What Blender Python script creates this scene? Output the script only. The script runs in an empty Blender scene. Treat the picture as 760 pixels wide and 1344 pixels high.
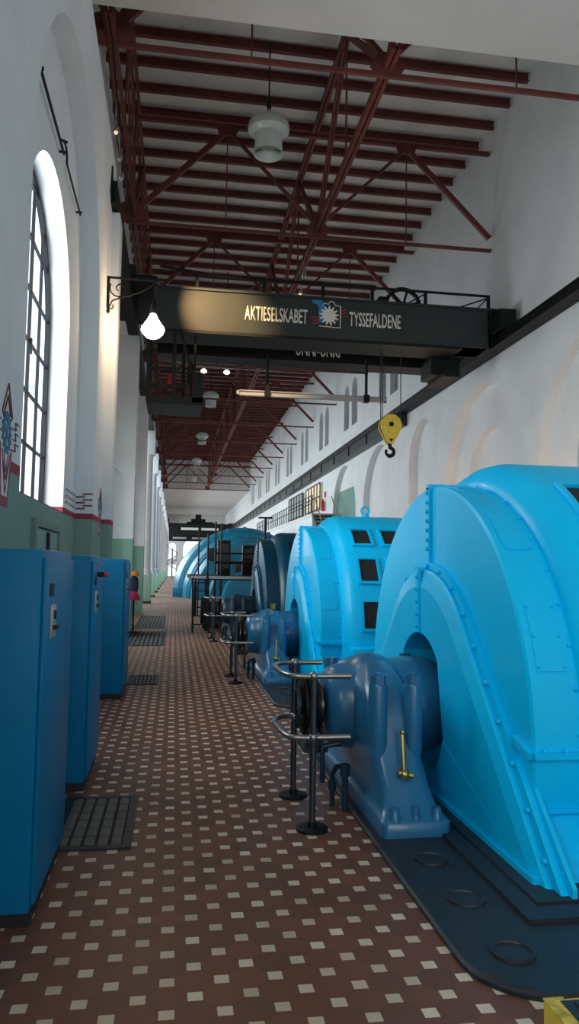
import bpy, bmesh, math, random
from math import pi, sin, cos, radians, sqrt, atan2
from mathutils import Vector, Matrix
from mathutils.geometry import tessellate_polygon

random.seed(7)
SC = bpy.context.scene
COL = SC.collection

# ------------------------------------------------------------------ materials
def new_mat(name):
    m = bpy.data.materials.new(name); m.use_nodes = True
    return m, m.node_tree, m.node_tree.nodes['Principled BSDF']

def paint(name, col, rough=.5, metal=0., noise=.0, nscale=6., bump=0., spec=.5, coat=0.):
    m, nt, b = new_mat(name)
    b.inputs['Roughness'].default_value = rough
    b.inputs['Metallic'].default_value = metal
    b.inputs['Specular IOR Level'].default_value = spec
    b.inputs['Coat Weight'].default_value = coat
    b.inputs['Base Color'].default_value = (*col, 1)
    if noise or bump:
        tc = nt.nodes.new('ShaderNodeTexCoord')
        n = nt.nodes.new('ShaderNodeTexNoise'); n.inputs['Scale'].default_value = nscale
        n.inputs['Detail'].default_value = 4
        nt.links.new(tc.outputs['Object'], n.inputs['Vector'])
        if noise:
            r = nt.nodes.new('ShaderNodeMapRange')
            r.inputs['From Min'].default_value = .3; r.inputs['From Max'].default_value = .7
            r.inputs['To Min'].default_value = 1 - noise; r.inputs['To Max'].default_value = 1 + noise
            nt.links.new(n.outputs['Fac'], r.inputs['Value'])
            v = nt.nodes.new('ShaderNodeVectorMath'); v.operation = 'SCALE'
            v.inputs[0].default_value = col
            nt.links.new(r.outputs[0], v.inputs['Scale'])
            nt.links.new(v.outputs[0], b.inputs['Base Color'])
        if bump:
            bp = nt.nodes.new('ShaderNodeBump'); bp.inputs['Strength'].default_value = bump
            bp.inputs['Distance'].default_value = .02
            nt.links.new(n.outputs['Fac'], bp.inputs['Height'])
            nt.links.new(bp.outputs[0], b.inputs['Normal'])
    return m

def glow(name, col, strength):
    m, nt, b = new_mat(name)
    b.inputs['Base Color'].default_value = (*col, 1)
    b.inputs['Emission Color'].default_value = (*col, 1)
    b.inputs['Emission Strength'].default_value = strength
    return m

def plaster(name, white, low=None, zsplit=0., band=None, zband=0.):
    """wall paint: colour 'low' under zsplit, a stripe from zsplit to zband, white above"""
    m, nt, b = new_mat(name)
    b.inputs['Roughness'].default_value = .75
    b.inputs['Specular IOR Level'].default_value = .25
    g = nt.nodes.new('ShaderNodeNewGeometry')
    n = nt.nodes.new('ShaderNodeTexNoise'); n.inputs['Scale'].default_value = .9; n.inputs['Detail'].default_value = 6
    nt.links.new(g.outputs['Position'], n.inputs['Vector'])
    r = nt.nodes.new('ShaderNodeMapRange')
    r.inputs['From Min'].default_value = .3; r.inputs['From Max'].default_value = .7
    r.inputs['To Min'].default_value = .94; r.inputs['To Max'].default_value = 1.05
    nt.links.new(n.outputs['Fac'], r.inputs['Value'])
    src = None
    c = nt.nodes.new('ShaderNodeRGB'); c.outputs[0].default_value = (*white, 1); src = c.outputs[0]
    if low:
        sx = nt.nodes.new('ShaderNodeSeparateXYZ'); nt.links.new(g.outputs['Position'], sx.inputs[0])
        def lay(src, col, z):
            mt = nt.nodes.new('ShaderNodeMath'); mt.operation = 'LESS_THAN'; mt.inputs[1].default_value = z
            nt.links.new(sx.outputs['Z'], mt.inputs[0])
            mx = nt.nodes.new('ShaderNodeMix'); mx.data_type = 'RGBA'
            nt.links.new(mt.outputs[0], mx.inputs['Factor'])
            nt.links.new(src, mx.inputs['A']); mx.inputs['B'].default_value = (*col, 1)
            return mx.outputs['Result']
        if band: src = lay(src, band, zband)
        src = lay(src, low, zsplit)
    v = nt.nodes.new('ShaderNodeVectorMath'); v.operation = 'SCALE'
    nt.links.new(src, v.inputs[0]); nt.links.new(r.outputs[0], v.inputs['Scale'])
    nt.links.new(v.outputs[0], b.inputs['Base Color'])
    n2 = nt.nodes.new('ShaderNodeTexNoise'); n2.inputs['Scale'].default_value = 5; n2.inputs['Detail'].default_value = 5
    nt.links.new(g.outputs['Position'], n2.inputs['Vector'])
    bp = nt.nodes.new('ShaderNodeBump'); bp.inputs['Strength'].default_value = .18; bp.inputs['Distance'].default_value = .03
    nt.links.new(n2.outputs['Fac'], bp.inputs['Height']); nt.links.new(bp.outputs[0], b.inputs['Normal'])
    return m

TILE, TX0, TY0 = .2106, .1202, 2.9205
def tile_floor():
    m, nt, b = new_mat('octagon_tile_floor')
    L = nt.links
    def M(op, a, bb=None, c=None):
        n = nt.nodes.new('ShaderNodeMath'); n.operation = op
        for i, v in enumerate((a, bb, c)):
            if v is None: continue
            if isinstance(v, (int, float)): n.inputs[i].default_value = v
            else: L.new(v, n.inputs[i])
        return n.outputs[0]
    g = nt.nodes.new('ShaderNodeNewGeometry')
    s = nt.nodes.new('ShaderNodeSeparateXYZ'); L.new(g.outputs['Position'], s.inputs[0])
    u = M('DIVIDE', M('SUBTRACT', s.outputs['X'], TX0), TILE)
    v = M('DIVIDE', M('SUBTRACT', s.outputs['Y'], TY0), TILE)
    def cell(a, sh):   # distance to the lattice line, 0..0.5
        f = M('FRACT', M('ADD', a, sh))
        return M('ABSOLUTE', M('SUBTRACT', f, .5))
    h = .135
    d1 = M('MULTIPLY', M('LESS_THAN', cell(u, .5), h), M('LESS_THAN', cell(v, .5), h))
    d2 = M('MULTIPLY', M('LESS_THAN', cell(u, 0.), h), M('LESS_THAN', cell(v, 0.), h))
    dot = M('MAXIMUM', d1, d2)
    grout = M('MAXIMUM', M('LESS_THAN', cell(M('ADD', u, v), .5), .016), M('LESS_THAN', cell(M('SUBTRACT', u, v), .5), .016))
    grout = M('MULTIPLY', grout, .45)
    # per-cell variation
    cb = nt.nodes.new('ShaderNodeCombineXYZ')
    L.new(M('FLOOR', M('MULTIPLY', M('ADD', u, .25), 2)), cb.inputs[0]); L.new(M('FLOOR', M('MULTIPLY', M('ADD', v, .25), 2)), cb.inputs[1])
    w = nt.nodes.new('ShaderNodeTexWhiteNoise'); w.noise_dimensions = '2D'; L.new(cb.outputs[0], w.inputs['Vector'])
    cb2 = nt.nodes.new('ShaderNodeCombineXYZ')
    L.new(M('FLOOR', M('ADD', u, v)), cb2.inputs[0]); L.new(M('FLOOR', M('SUBTRACT', u, v)), cb2.inputs[1])
    w2 = nt.nodes.new('ShaderNodeTexWhiteNoise'); w2.noise_dimensions = '2D'; L.new(cb2.outputs[0], w2.inputs['Vector'])
    n = nt.nodes.new('ShaderNodeTexNoise'); n.inputs['Scale'].default_value = 1.3; n.inputs['Detail'].default_value = 5
    L.new(g.outputs['Position'], n.inputs['Vector'])
    base = nt.nodes.new('ShaderNodeMix'); base.data_type = 'RGBA'
    base.inputs['A'].default_value = (.135, .060, .037, 1); base.inputs['B'].default_value = (.185, .074, .045, 1)
    L.new(w2.outputs['Value'], base.inputs['Factor'])
    gm = nt.nodes.new('ShaderNodeMix'); gm.data_type = 'RGBA'
    L.new(grout, gm.inputs['Factor']); L.new(base.outputs['Result'], gm.inputs['A']); gm.inputs['B'].default_value = (.05, .03, .025, 1)
    cream = nt.nodes.new('ShaderNodeMix'); cream.data_type = 'RGBA'
    cream.inputs['A'].default_value = (.50, .40, .28, 1); cream.inputs['B'].default_value = (.70, .59, .45, 1)
    L.new(w.outputs['Value'], cream.inputs['Factor'])
    fm = nt.nodes.new('ShaderNodeMix'); fm.data_type = 'RGBA'
    L.new(dot, fm.inputs['Factor']); L.new(gm.outputs['Result'], fm.inputs['A']); L.new(cream.outputs['Result'], fm.inputs['B'])
    sc = nt.nodes.new('ShaderNodeVectorMath'); sc.operation = 'SCALE'
    L.new(fm.outputs['Result'], sc.inputs[0]); L.new(M('ADD', M('MULTIPLY', n.outputs['Fac'], .5), .75), sc.inputs['Scale'])
    L.new(sc.outputs[0], b.inputs['Base Color'])
    L.new(M('ADD', M('MULTIPLY', n.outputs['Fac'], .25), .33), b.inputs['Roughness'])
    b.inputs['Specular IOR Level'].default_value = .4
    return m

WHITE = (.74, .77, .78)
GREEN = (.215, .36, .29)
M_ = dict(
    wall=plaster('white_plaster', WHITE),
    wall_green=plaster('plaster_over_green_dado', WHITE, (.21, .34, .28), 2.26, (.30, .05, .08), 2.34),
    pier=plaster('white_pier_over_green', WHITE, (.24, .42, .33), 2.28),
    niche=plaster('green_plaster', WHITE, (.20, .34, .29), 5.5),
    ceil=plaster('grey_white_boards', (.82, .85, .82)),
    lowceil=plaster('grey_white_plaster_ceiling', (.66, .66, .64)),
    floor=tile_floor(),
    red=paint('red_oxide_steel', (.14, .032, .025), .55, noise=.25, nscale=2.5),
    cyan=paint('cyan_gloss_paint', (.0, .56, .95), .36, noise=.03, nscale=2, coat=.05, bump=.03, spec=.2),
    cyan_dk=paint('cyan_gloss_recess', (.0, .30, .58), .4),
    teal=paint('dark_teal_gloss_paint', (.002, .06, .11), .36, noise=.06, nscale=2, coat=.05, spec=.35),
    steel_blue=paint('steel_blue_gloss_paint', (.020, .150, .29), .30, noise=.12, nscale=4, coat=.15, bump=.12),
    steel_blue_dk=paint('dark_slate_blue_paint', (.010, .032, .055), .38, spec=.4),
    cab=paint('cabinet_blue_paint', (.0, .16, .33), .42, noise=.06, nscale=3, spec=.15),
    turb=paint('deep_blue_gloss_paint', (.0, .155, .26), .33, noise=.14, nscale=1.2, spec=.45),
    black=paint('black_paint', (.005, .007, .0075), .55, noise=.2, spec=.25),
    dkgreen=paint('dark_grey_green_paint', (.022, .030, .030), .42, noise=.12, nscale=2, spec=.4),
    rubber=paint('black_rubber_plate', (.014, .021, .027), .48, noise=.2, nscale=8, bump=.1),
    iron=paint('cast_iron', (.03, .033, .036), .45, .5),
    steel=paint('brushed_steel_tube', (.34, .33, .32), .28, .9),
    tubedk=paint('dark_steel_tube', (.09, .10, .11), .32, .8),
    grey=paint('grey_galvanised', (.36, .37, .36), .45, .3),
    brass=paint('brass', (.55, .38, .12), .3, .9),
    copper=paint('dark_bronze_ring', (.10, .08, .065), .3, .8),
    yellow=paint('yellow_paint', (.75, .55, .05), .45, noise=.15, nscale=10),
    yellowworn=paint('worn_yellow_paint', (.55, .42, .06), .6, noise=.5, nscale=25),
    dark=paint('dark_parts_and_shade', (.012, .012, .014), .7),  # plain dark parts, also painted shade inside vents and grates
    lampgrey=paint('pale_enamel', (.66, .74, .71), .3, noise=.05, coat=.3),
    chrome=paint('chrome', (.7, .68, .62), .2, 1.),
    lettering=paint('white_lettering', (.72, .70, .64), .6),
    logoblue=paint('logo_blue', (.02, .20, .42), .5),
    logored=paint('logo_red', (.25, .03, .04), .5),
    red_line=paint('red_brown_painted_line', (.13, .04, .05), .7),
    redband=paint('wine_red_band', (.33, .055, .09), .7),
    gear_blue=paint('blue_wall_paint', (.03, .17, .28), .7),
    wpaint=paint('white_wall_paint', (.70, .74, .72), .7),
    pane=paint('dull_grey_panes', (.30, .32, .30), .35, noise=.1, nscale=1.5),
    bars=paint('window_bar_paint', (.012, .015, .02), .6, spec=.2),
    orange=paint('orange_cloth', (.65, .17, .02), .7),
    pink=paint('pink_cloth', (.55, .02, .10), .8),
    navy=paint('dark_cloth', (.025, .03, .05), .85),
    fire=paint('fire_red', (.55, .02, .02), .35),
    tan=paint('tan_handrail', (.42, .26, .10), .5),
    bulb=glow('lit_bulb_glass', (1., .70, .42), 90.),
    bulb2=glow('lit_small_bulb', (1., .86, .78), 9.),
    spotglow=glow('lit_spot_lens', (1., .66, .34), 1.5),
    lamplit=glow('lit_office_window', (1., .78, .50), .12),
)

# ------------------------------------------------------------------ mesh helper
def frame_from(d):
    d = d.normalized()
    up = Vector((0, 0, 1)) if abs(d.z) < .95 else Vector((1, 0, 0))
    a = d.cross(up).normalized(); b = a.cross(d).normalized()
    return a, b

class MB:
    def __init__(s): s.v = []; s.f = []
    def add(s, vs, fs):
        o = len(s.v); s.v += [tuple(p) for p in vs]; s.f += [tuple(i + o for i in f) for f in fs]; return s
    def box(s, x0, x1, y0, y1, z0, z1, bev=0., seg=2):
        if bev <= 0:
            vs = [(x, y, z) for x in (x0, x1) for y in (y0, y1) for z in (z0, z1)]
            return s.add(vs, [(0, 1, 3, 2), (4, 6, 7, 5), (0, 4, 5, 1), (2, 3, 7, 6), (0, 2, 6, 4), (1, 5, 7, 3)])
        bm = bmesh.new(); bmesh.ops.create_cube(bm, size=1)
        for v in bm.verts:
            v.co = Vector(((x0 + x1) / 2 + v.co.x * (x1 - x0), (y0 + y1) / 2 + v.co.y * (y1 - y0), (z0 + z1) / 2 + v.co.z * (z1 - z0)))
        bmesh.ops.bevel(bm, geom=bm.edges[:], offset=bev, segments=seg, profile=.5, affect='EDGES')
        return s.bm(bm)
    def bm(s, bm):
        bm.verts.index_update()
        s.add([v.co[:] for v in bm.verts], [[v.index for v in f.verts] for f in bm.faces]); bm.free(); return s
    def bar(s, p, q, w, h, up=None):
        """rectangular bar from p to q; w sideways, h along 'up'"""
        p, q = Vector(p), Vector(q); d = (q - p).normalized()
        u = Vector(up) if up else (Vector((0, 0, 1)) if abs(d.z) < .95 else Vector((0, 1, 0)))
        a = d.cross(u).normalized(); b = a.cross(d).normalized()
        vs = [c + a * (i * w / 2) + b * (j * h / 2) for c in (p, q) for i, j in ((-1, -1), (1, -1), (1, 1), (-1, 1))]
        return s.add(vs, [(3, 2, 1, 0), (4, 5, 6, 7), (0, 1, 5, 4), (1, 2, 6, 5), (2, 3, 7, 6), (3, 0, 4, 7)])
    def tube(s, pts, r, n=8, cap=True):
        pts = [Vector(p) for p in pts]
        rs = r if isinstance(r, (list, tuple)) else [r] * len(pts)
        a = None; rings = []
        for i, p in enumerate(pts):
            if i == 0: d = pts[1] - p
            elif i == len(pts) - 1: d = p - pts[i - 1]
            else: d = (pts[i + 1] - p).normalized() + (p - pts[i - 1]).normalized()
            d = d.normalized()
            if a is None: a, b = frame_from(d)
            else:
                a = (a - d * a.dot(d)).normalized(); b = a.cross(d).normalized()
            rings.append([p + (a * cos(2 * pi * k / n) + b * sin(2 * pi * k / n)) * rs[i] for k in range(n)])
        vs = [v for rg in rings for v in rg]; fs = []
        for i in range(len(rings) - 1):
            for k in range(n):
                fs.append((i * n + k, i * n + (k + 1) % n, (i + 1) * n + (k + 1) % n, (i + 1) * n + k))
        if cap: fs += [tuple(range(n))[::-1], tuple(range((len(rings) - 1) * n, len(rings) * n))]
        return s.add(vs, fs)
    def lathe(s, prof, c, axis='Z', n=24, a0=0., a1=2 * pi, cap=True):
        """prof: (distance along axis, radius)"""
        full = abs(a1 - a0 - 2 * pi) < 1e-6; m = n if full else n + 1
        vs = []
        for t, r in prof:
            for k in range(m):
                a = a0 + (a1 - a0) * k / n; x, y = r * cos(a), r * sin(a)
                p = {'Z': (x, y, t), 'X': (t, x, y), 'Y': (x, t, y)}[axis]
                vs.append((c[0] + p[0], c[1] + p[1], c[2] + p[2]))
        fs = []
        for i in range(len(prof) - 1):
            for k in range(n):
                k2 = (k + 1) % m
                fs.append((i * m + k, i * m + k2, (i + 1) * m + k2, (i + 1) * m + k))
        if cap and full:
            fs += [tuple(range(m)), tuple(range((len(prof) - 1) * m, len(prof) * m))]
        return s.add(vs, fs)
    def ball(s, c, r, n=10, m=6, sz=1.):
        prof = [(r * sz * -cos(pi * i / m), max(1e-4, r * sin(pi * i / m))) for i in range(m + 1)]
        return s.lathe(prof, c, 'Z', n)
    def prism(s, pts, axis, t0, t1, holes=()):
        """flat outline extruded along an axis; pts are in the two other axes in xyz order"""
        def P(a, b, t): return {'X': (t, a, b), 'Y': (a, t, b), 'Z': (a, b, t)}[axis]
        loops = [list(pts)] + [list(h) for h in holes]
        tri = tessellate_polygon([[Vector((a, b, 0)) for a, b in lp] for lp in loops])
        flat = [p for lp in loops for p in lp]; n = len(flat)
        vs = [P(a, b, t0) for a, b in flat] + [P(a, b, t1) for a, b in flat]
        fs = [tuple(t) for t in tri] + [tuple(i + n for i in reversed(t)) for t in tri]
        o = 0
        for lp in loops:
            k = len(lp)
            for i in range(k):
                j = (i + 1) % k; fs.append((o + i, o + j, o + j + n, o + i + n))
            o += k
        return s.add(vs, fs)
    def sheet(s, pts, axis, t, holes=()):
        def P(a, b): return {'X': (t, a, b), 'Y': (a, t, b), 'Z': (a, b, t)}[axis]
        loops = [list(pts)] + [list(h) for h in holes]
        tri = tessellate_polygon([[Vector((a, b, 0)) for a, b in lp] for lp in loops])
        flat = [p for lp in loops for p in lp]
        return s.add([P(a, b) for a, b in flat], [tuple(t) for t in tri])
    def rim(s, pts, axis, t0, t1, closed=True):
        def P(a, b, t): return {'X': (t, a, b), 'Y': (a, t, b), 'Z': (a, b, t)}[axis]
        n = len(pts); vs = [P(a, b, t0) for a, b in pts] + [P(a, b, t1) for a, b in pts]
        return s.add(vs, [(i, (i + 1) % n, (i + 1) % n + n, i + n) for i in range(n if closed else n - 1)])
    def loft(s, loops, cap0=True, cap1=True):
        n = len(loops[0]); vs = [p for lp in loops for p in lp]; fs = []
        for i in range(len(loops) - 1):
            for k in range(n):
                fs.append((i * n + k, i * n + (k + 1) % n, (i + 1) * n + (k + 1) % n, (i + 1) * n + k))
        if cap0: fs.append(tuple(range(n))[::-1])
        if cap1: fs.append(tuple(range((len(loops) - 1) * n, len(loops) * n)))
        return s.add(vs, fs)
    def build(s, name, mat, parent=None, loc=None, angle=38):
        me = bpy.data.meshes.new(name)
        me.from_pydata(s.v, [], s.f); me.update()
        bm = bmesh.new(); bm.from_mesh(me)
        bmesh.ops.recalc_face_normals(bm, faces=bm.faces[:]); bm.to_mesh(me); bm.free()
        me.polygons.foreach_set('use_smooth', [True] * len(me.polygons))
        me.set_sharp_from_angle(angle=radians(angle))
        me.materials.append(M_[mat] if isinstance(mat, str) else mat)
        o = bpy.data.objects.new(name, me); COL.objects.link(o)
        if parent: o.parent = parent
        if loc: o.location = loc
        return o

def thing(name, label, cat, loc=(0, 0, 0), group=None, rz=0.):
    o = bpy.data.objects.new(name, None); COL.objects.link(o)
    o.empty_display_size = .1
    o.location = loc; o.rotation_euler = (0, 0, rz)
    return tag(o, label, cat, group)
def tag(o, label, cat, group=None):
    o['label'] = label; o['category'] = cat
    if group: o['group'] = group
    return o
def struct(name, mb, mat):
    o = mb.build(name, mat); o['kind'] = 'structure'; return o
def copy_tree(o, parent=None):
    c = o.copy(); COL.objects.link(c)
    if parent: c.parent = parent
    for ch in list(o.children): copy_tree(ch, c)
    return c
def remat(root, table):
    for ch in root.children_recursive:
        if ch.type == 'MESH' and ch.data.materials and ch.data.materials[0].name in table:
            ch.data = ch.data.copy(); ch.data.materials[0] = M_[table[ch.data.materials[0].name]]
ORD = ['first', 'second', 'third', 'fourth', 'fifth', 'sixth', 'seventh', 'eighth', 'ninth', 'tenth', 'eleventh', 'twelfth', 'thirteenth', 'fourteenth', 'fifteenth']

def arch(yc, r, ztop, z0, n=20, ry=None):
    """arched outline in (y, z)"""
    ry = ry or r; zs = ztop - r
    return [(yc - ry, z0)] + [(yc - ry * cos(pi * i / n), zs + r * sin(pi * i / n)) for i in range(n + 1)] + [(yc + ry, z0)]

# ------------------------------------------------------------------ hall dimensions
XR = 8.0          # long wall opposite the windows
XL = -1.18        # face of the window wall
YB, YE = -14., 122.
YC0, YC1 = 10.9, 81.6     # the high roof lies between the two low ceilings
ZLOW, ZROOF = 10.0, 13.35

struct('floor', MB().box(-7, 9.2, YB, YE + .5, -.3, 0), 'floor')

# right wall with blind arches, inner niches and lancet windows
arches = [(12.85, 2.65, 6.58), (18.65, 2.65, 6.58), (23.4, 1.4, 6.58), (28.7, 2.5, 6.58), (34.95, 2.45, 6.58)]
niches = {0: (12.85, 1.45, 5.44), 1: (18.65, 1.45, 5.44)}
lanc = []
for k in range(-1, 8):
    yc = 33.68 + 6.264 * k
    for s in (-.8, .8): lanc.append((yc + s, .52, 10.42))
mb = MB()
rw = [(YB, -.05), (YE + .5, -.05), (YE + .5, ZROOF + .3), (YB, ZROOF + .3)]
holes = [arch(c, r, zt, .02, 24) for c, r, zt in arches] + [arch(c, r, zt, 8.25, 12) for c, r, zt in lanc]
mb.sheet(rw, 'X', XR, holes)
for i, (c, r, zt) in enumerate(arches):
    out = arch(c, r, zt, .02, 24)
    mb.rim(out, 'X', XR, XR + .26)
    if i in niches:
        nc = arch(*niches[i], .5, 20)
        mb.sheet(out, 'X', XR + .26, [nc]); mb.rim(nc, 'X', XR + .26, XR + .46); mb.sheet(nc, 'X', XR + .46)
    elif i < 4:
        mb.sheet(out, 'X', XR + .26)
for c, r, zt in lanc:
    mb.rim(arch(c, r, zt, 8.25, 12), 'X', XR, XR + .3)
mb.sheet(rw, 'X', XR + .6)
struct('wall_right', mb, 'wall')
struct('wall_niche', MB().prism(arch(34.95, 2.45, 6.58, .02, 24), 'X', XR + .26, XR + .3), 'niche')
for i, (c, r, zt) in enumerate(lanc):
    o = MB().prism(arch(c, r, zt, 8.25, 12), 'X', XR + .22, XR + .27).build(f'window_{i + 2}', 'pane'); o['kind'] = 'structure'
    f = MB()
    for k in range(1, 5): f.box(XR + .19, XR + .22, c - r, c + r, 8.25 + .37 * k - .015, 8.25 + .37 * k + .015)
    f.box(XR + .19, XR + .22, c - .015, c + .015, 8.25, zt)
    f.build('window_bars', 'grey', o)

# left wall: thick wall, arched recess, window
REC = arch(8.45, 2.57, 7.32, .02, 28)
WIN = arch(8.33, 1.5, 6.01, 2.27, 24)
mb = MB()
lw = [(-2.6, -.05), (12.9, -.05), (12.9, 8.5), (-2.6, 8.5)]
REC0 = arch(-.2, 2.2, 7.32, .02, 20); WIN0 = arch(-.2, 1.5, 6.01, 2.27, 20)
mb.sheet(lw, 'X', XL, [REC, REC0])
for rc, wn in ((REC, WIN), (REC0, WIN0)):
    mb.rim(rc, 'X', XL, XL - .25)
    mb.sheet(rc, 'X', XL - .25, [wn]); mb.rim(wn, 'X', XL - .25, XL - .62)
mb.sheet(lw, 'X', XL - .62, [WIN, WIN0])
mb.rim(lw, 'X', XL, XL - .62)
struct('wall_left', mb, 'wall_green')
# window frames
def big_window(nm, yc, label=None):
    xf = -1.70; out = arch(yc, 1.5, 6.01, 2.27, 24); inn = arch(yc, 1.44, 5.95, 2.33, 24)
    f = MB().prism(out, 'X', xf - .03, xf + .03, [inn])
    def half(z): return 1.5 if z < 4.51 else sqrt(max(0, 1.5 ** 2 - (z - 4.51) ** 2))
    for k in range(1, 5):
        y = yc - 1.5 + .6 * k; top = 4.51 + sqrt(1.5 ** 2 - (y - yc) ** 2)
        f.box(xf - .018, xf + .018, y - .016, y + .016, 2.28, top)
    for k in range(1, 7):
        z = 2.37 + .585 * k; h = half(z) - .01
        if h > .2: f.box(xf - .016, xf + .016, yc - h, yc + h, z - .014, z + .014)
    o = f.build(nm, 'bars'); o['kind'] = 'structure'
    hd = MB()
    hd.box(xf + .02, xf + .04, yc + .28, yc + .32, 3.98, 4.16)
    hd.build('window_latch', 'black', o)
    return o
big_window('window_1', 8.33)
big_window('window_20', -.2)

# wall above the ledge, set back, both long sides
struct('wall_upper_left', MB().box(-2.1, -1.92, YB, YE, 8.4, ZROOF + .3), 'wall')
struct('trim_ledge_left', MB().box(-2.1, XL - .001, -2.6, 12.9, 8.35, 8.5), 'wall')
# pilaster and piers
struct('pilaster_left', MB().box(XL - .3, -1.045, 12.3, 12.9, 0, 7.48, .02), 'wall_green')
def pier(nm, y):
    oc = [(-2.3, 0), (-1.045, 0), (-1.045, 7.5), (-2.3, 7.5)]
    hole = arch(-1.76, .46, 4.1, .02, 18)
    m = MB(); m.sheet(oc, 'Y', y - .3, [hole]); m.rim(hole, 'Y', y - .3, y - .14); m.sheet(hole, 'Y', y - .14)
    m.sheet(oc, 'Y', y + .3); m.rim(oc, 'Y', y - .3, y + .3)
    struct(nm, m, 'pier')
pier('wall_pier_second', 19.4); pier('wall_pier_third', 26.3)
# bays between pilaster and piers: outer wall with a high arched window
mb = MB()
lw2 = [(12.9, -.05), (29., -.05), (29., 8.5), (12.9, 8.5)]
bays = [arch(16.1, 1.3, 4.2, 1.3, 20), arch(22.85, 1.3, 4.2, 1.3, 20)]
mb.sheet(lw2, 'X', -2.1, bays); mb.sheet(lw2, 'X', -2.4, bays)
for b_ in bays: mb.rim(b_, 'X', -2.1, -2.4)
mb.rim(lw2, 'X', -2.1, -2.4)
struct('wall_bays_left', mb, 'pier')
# far aisle wall behind the columns (low wall under an open glazed side)
struct('wall_aisle', MB().box(-6.3, -6.0, 29, YE, 0, 2.2).box(-6.3, -6, 29, 29.3, 0, 8.4), 'pier')
struct('ceiling_aisle', MB().box(-6.3, -1.9, 29, YE, 8.2, 8.4), 'wall')
struct('trim_architrave_left', MB().box(-2.1, -1.2, 29.2, YE, 7.55, 8.4), 'wall')

# ceilings
struct('ceiling', MB().box(-2.1, XR + .6, YC0, YC1, ZROOF, ZROOF + .15), 'ceil')
struct('ceiling_low_front', MB().box(-2.1, XR + .6, YB, YC0, ZLOW, ZLOW + .15).box(-2.1, XR + .6, YC0 - .12, YC0 - .001, ZLOW + .151, ZROOF), 'lowceil')
struct('ceiling_low_end', MB().box(-2.1, XR + .6, YC1, YE, ZLOW, ZLOW + .15).box(-2.1, XR + .6, YC1 + .001, YC1 + .12, ZLOW + .151, ZROOF), 'lowceil')

# far end wall with bright openings
ew = [(-6.3, -.05), (XR + .6, -.05), (XR + .6, ZROOF), (-6.3, ZROOF)]
eh = [arch(3.0, 1.6, 6.2, 3.2, 16), arch(-.35, .55, 5.4, 2.8, 12), [(-.95, .05), (-.95, 1.9), (.25, 1.9), (.25, .05)]]
mb = MB(); mb.sheet(ew, 'Y', YE, eh); mb.sheet(ew, 'Y', YE + .4, eh)
for h in eh: mb.rim(h, 'Y', YE, YE + .4)
struct('wall_far', mb, 'lowceil')

# unseen wall behind the viewer, its tall window added to admit light
bw = [(-2.1, -.05), (XR + .6, -.05), (XR + .6, ZLOW), (-2.1, ZLOW)]
bh = arch(3.2, 2.6, 8.2, 3.0, 20)
mb = MB(); mb.sheet(bw, 'Y', YB, [bh]); mb.sheet(bw, 'Y', YB - .4, [bh]); mb.rim(bh, 'Y', YB, YB - .4)
struct('wall_back', mb, 'wall')

# ------------------------------------------------------------------ columns
cy = [32.9 + 6.75 * k for k in range(13)]
col0 = None
for i, y in enumerate(cy):
    lab = f'{ORD[i]} round white column from the green piers, on a green plinth'
    if i == 0:
        col0 = thing('column', lab, 'column', (-1.25, y, 0), 'columns along the aisle')
        MB().box(-.28, .28, -.28, .28, .09, 1.2, .015).build('plinth', paint('pale_green_plinth', (.28, .47, .37), .6), col0)
        MB().box(-.30, .30, -.30, .30, 0, .09).build('plinth_foot', 'dark', col0)
        MB().lathe([(1.2, .30), (1.26, .30), (1.3, .27), (1.42, .27), (1.46, .235), (6.3, .215), (6.36, .25), (6.45, .25)], (0, 0, 0), 'Z', 24).build('shaft', 'wall', col0)
        MB().box(-.30, .30, -.30, .30, 6.45, 7.5, .02).build('capital', 'wall', col0)
    else:
        c = copy_tree(col0); c.location = (-1.25, y, 0); c['label'] = lab

# ------------------------------------------------------------------ roof steel
for i in range(73):
    y = 11.862 + .957 * i
    if y > YC1 - .2: break
    if i == 0:
        b = MB().box(-1.85, XR - .06, -.055, .055, 0, .03).box(-1.85, XR - .06, -.055, .055, .17, .2).box(-1.85, XR - .06, -.02, .02, .03, .17)
        p0 = b.build('purlin', 'red'); o = p0
    else:
        o = p0.copy(); COL.objects.link(o)
    o.location = (0, y, ZROOF - .25)
    tag(o, 'red steel purlin running across the hall under the pale roof boards', 'purlin', 'purlins under the roof')

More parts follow.
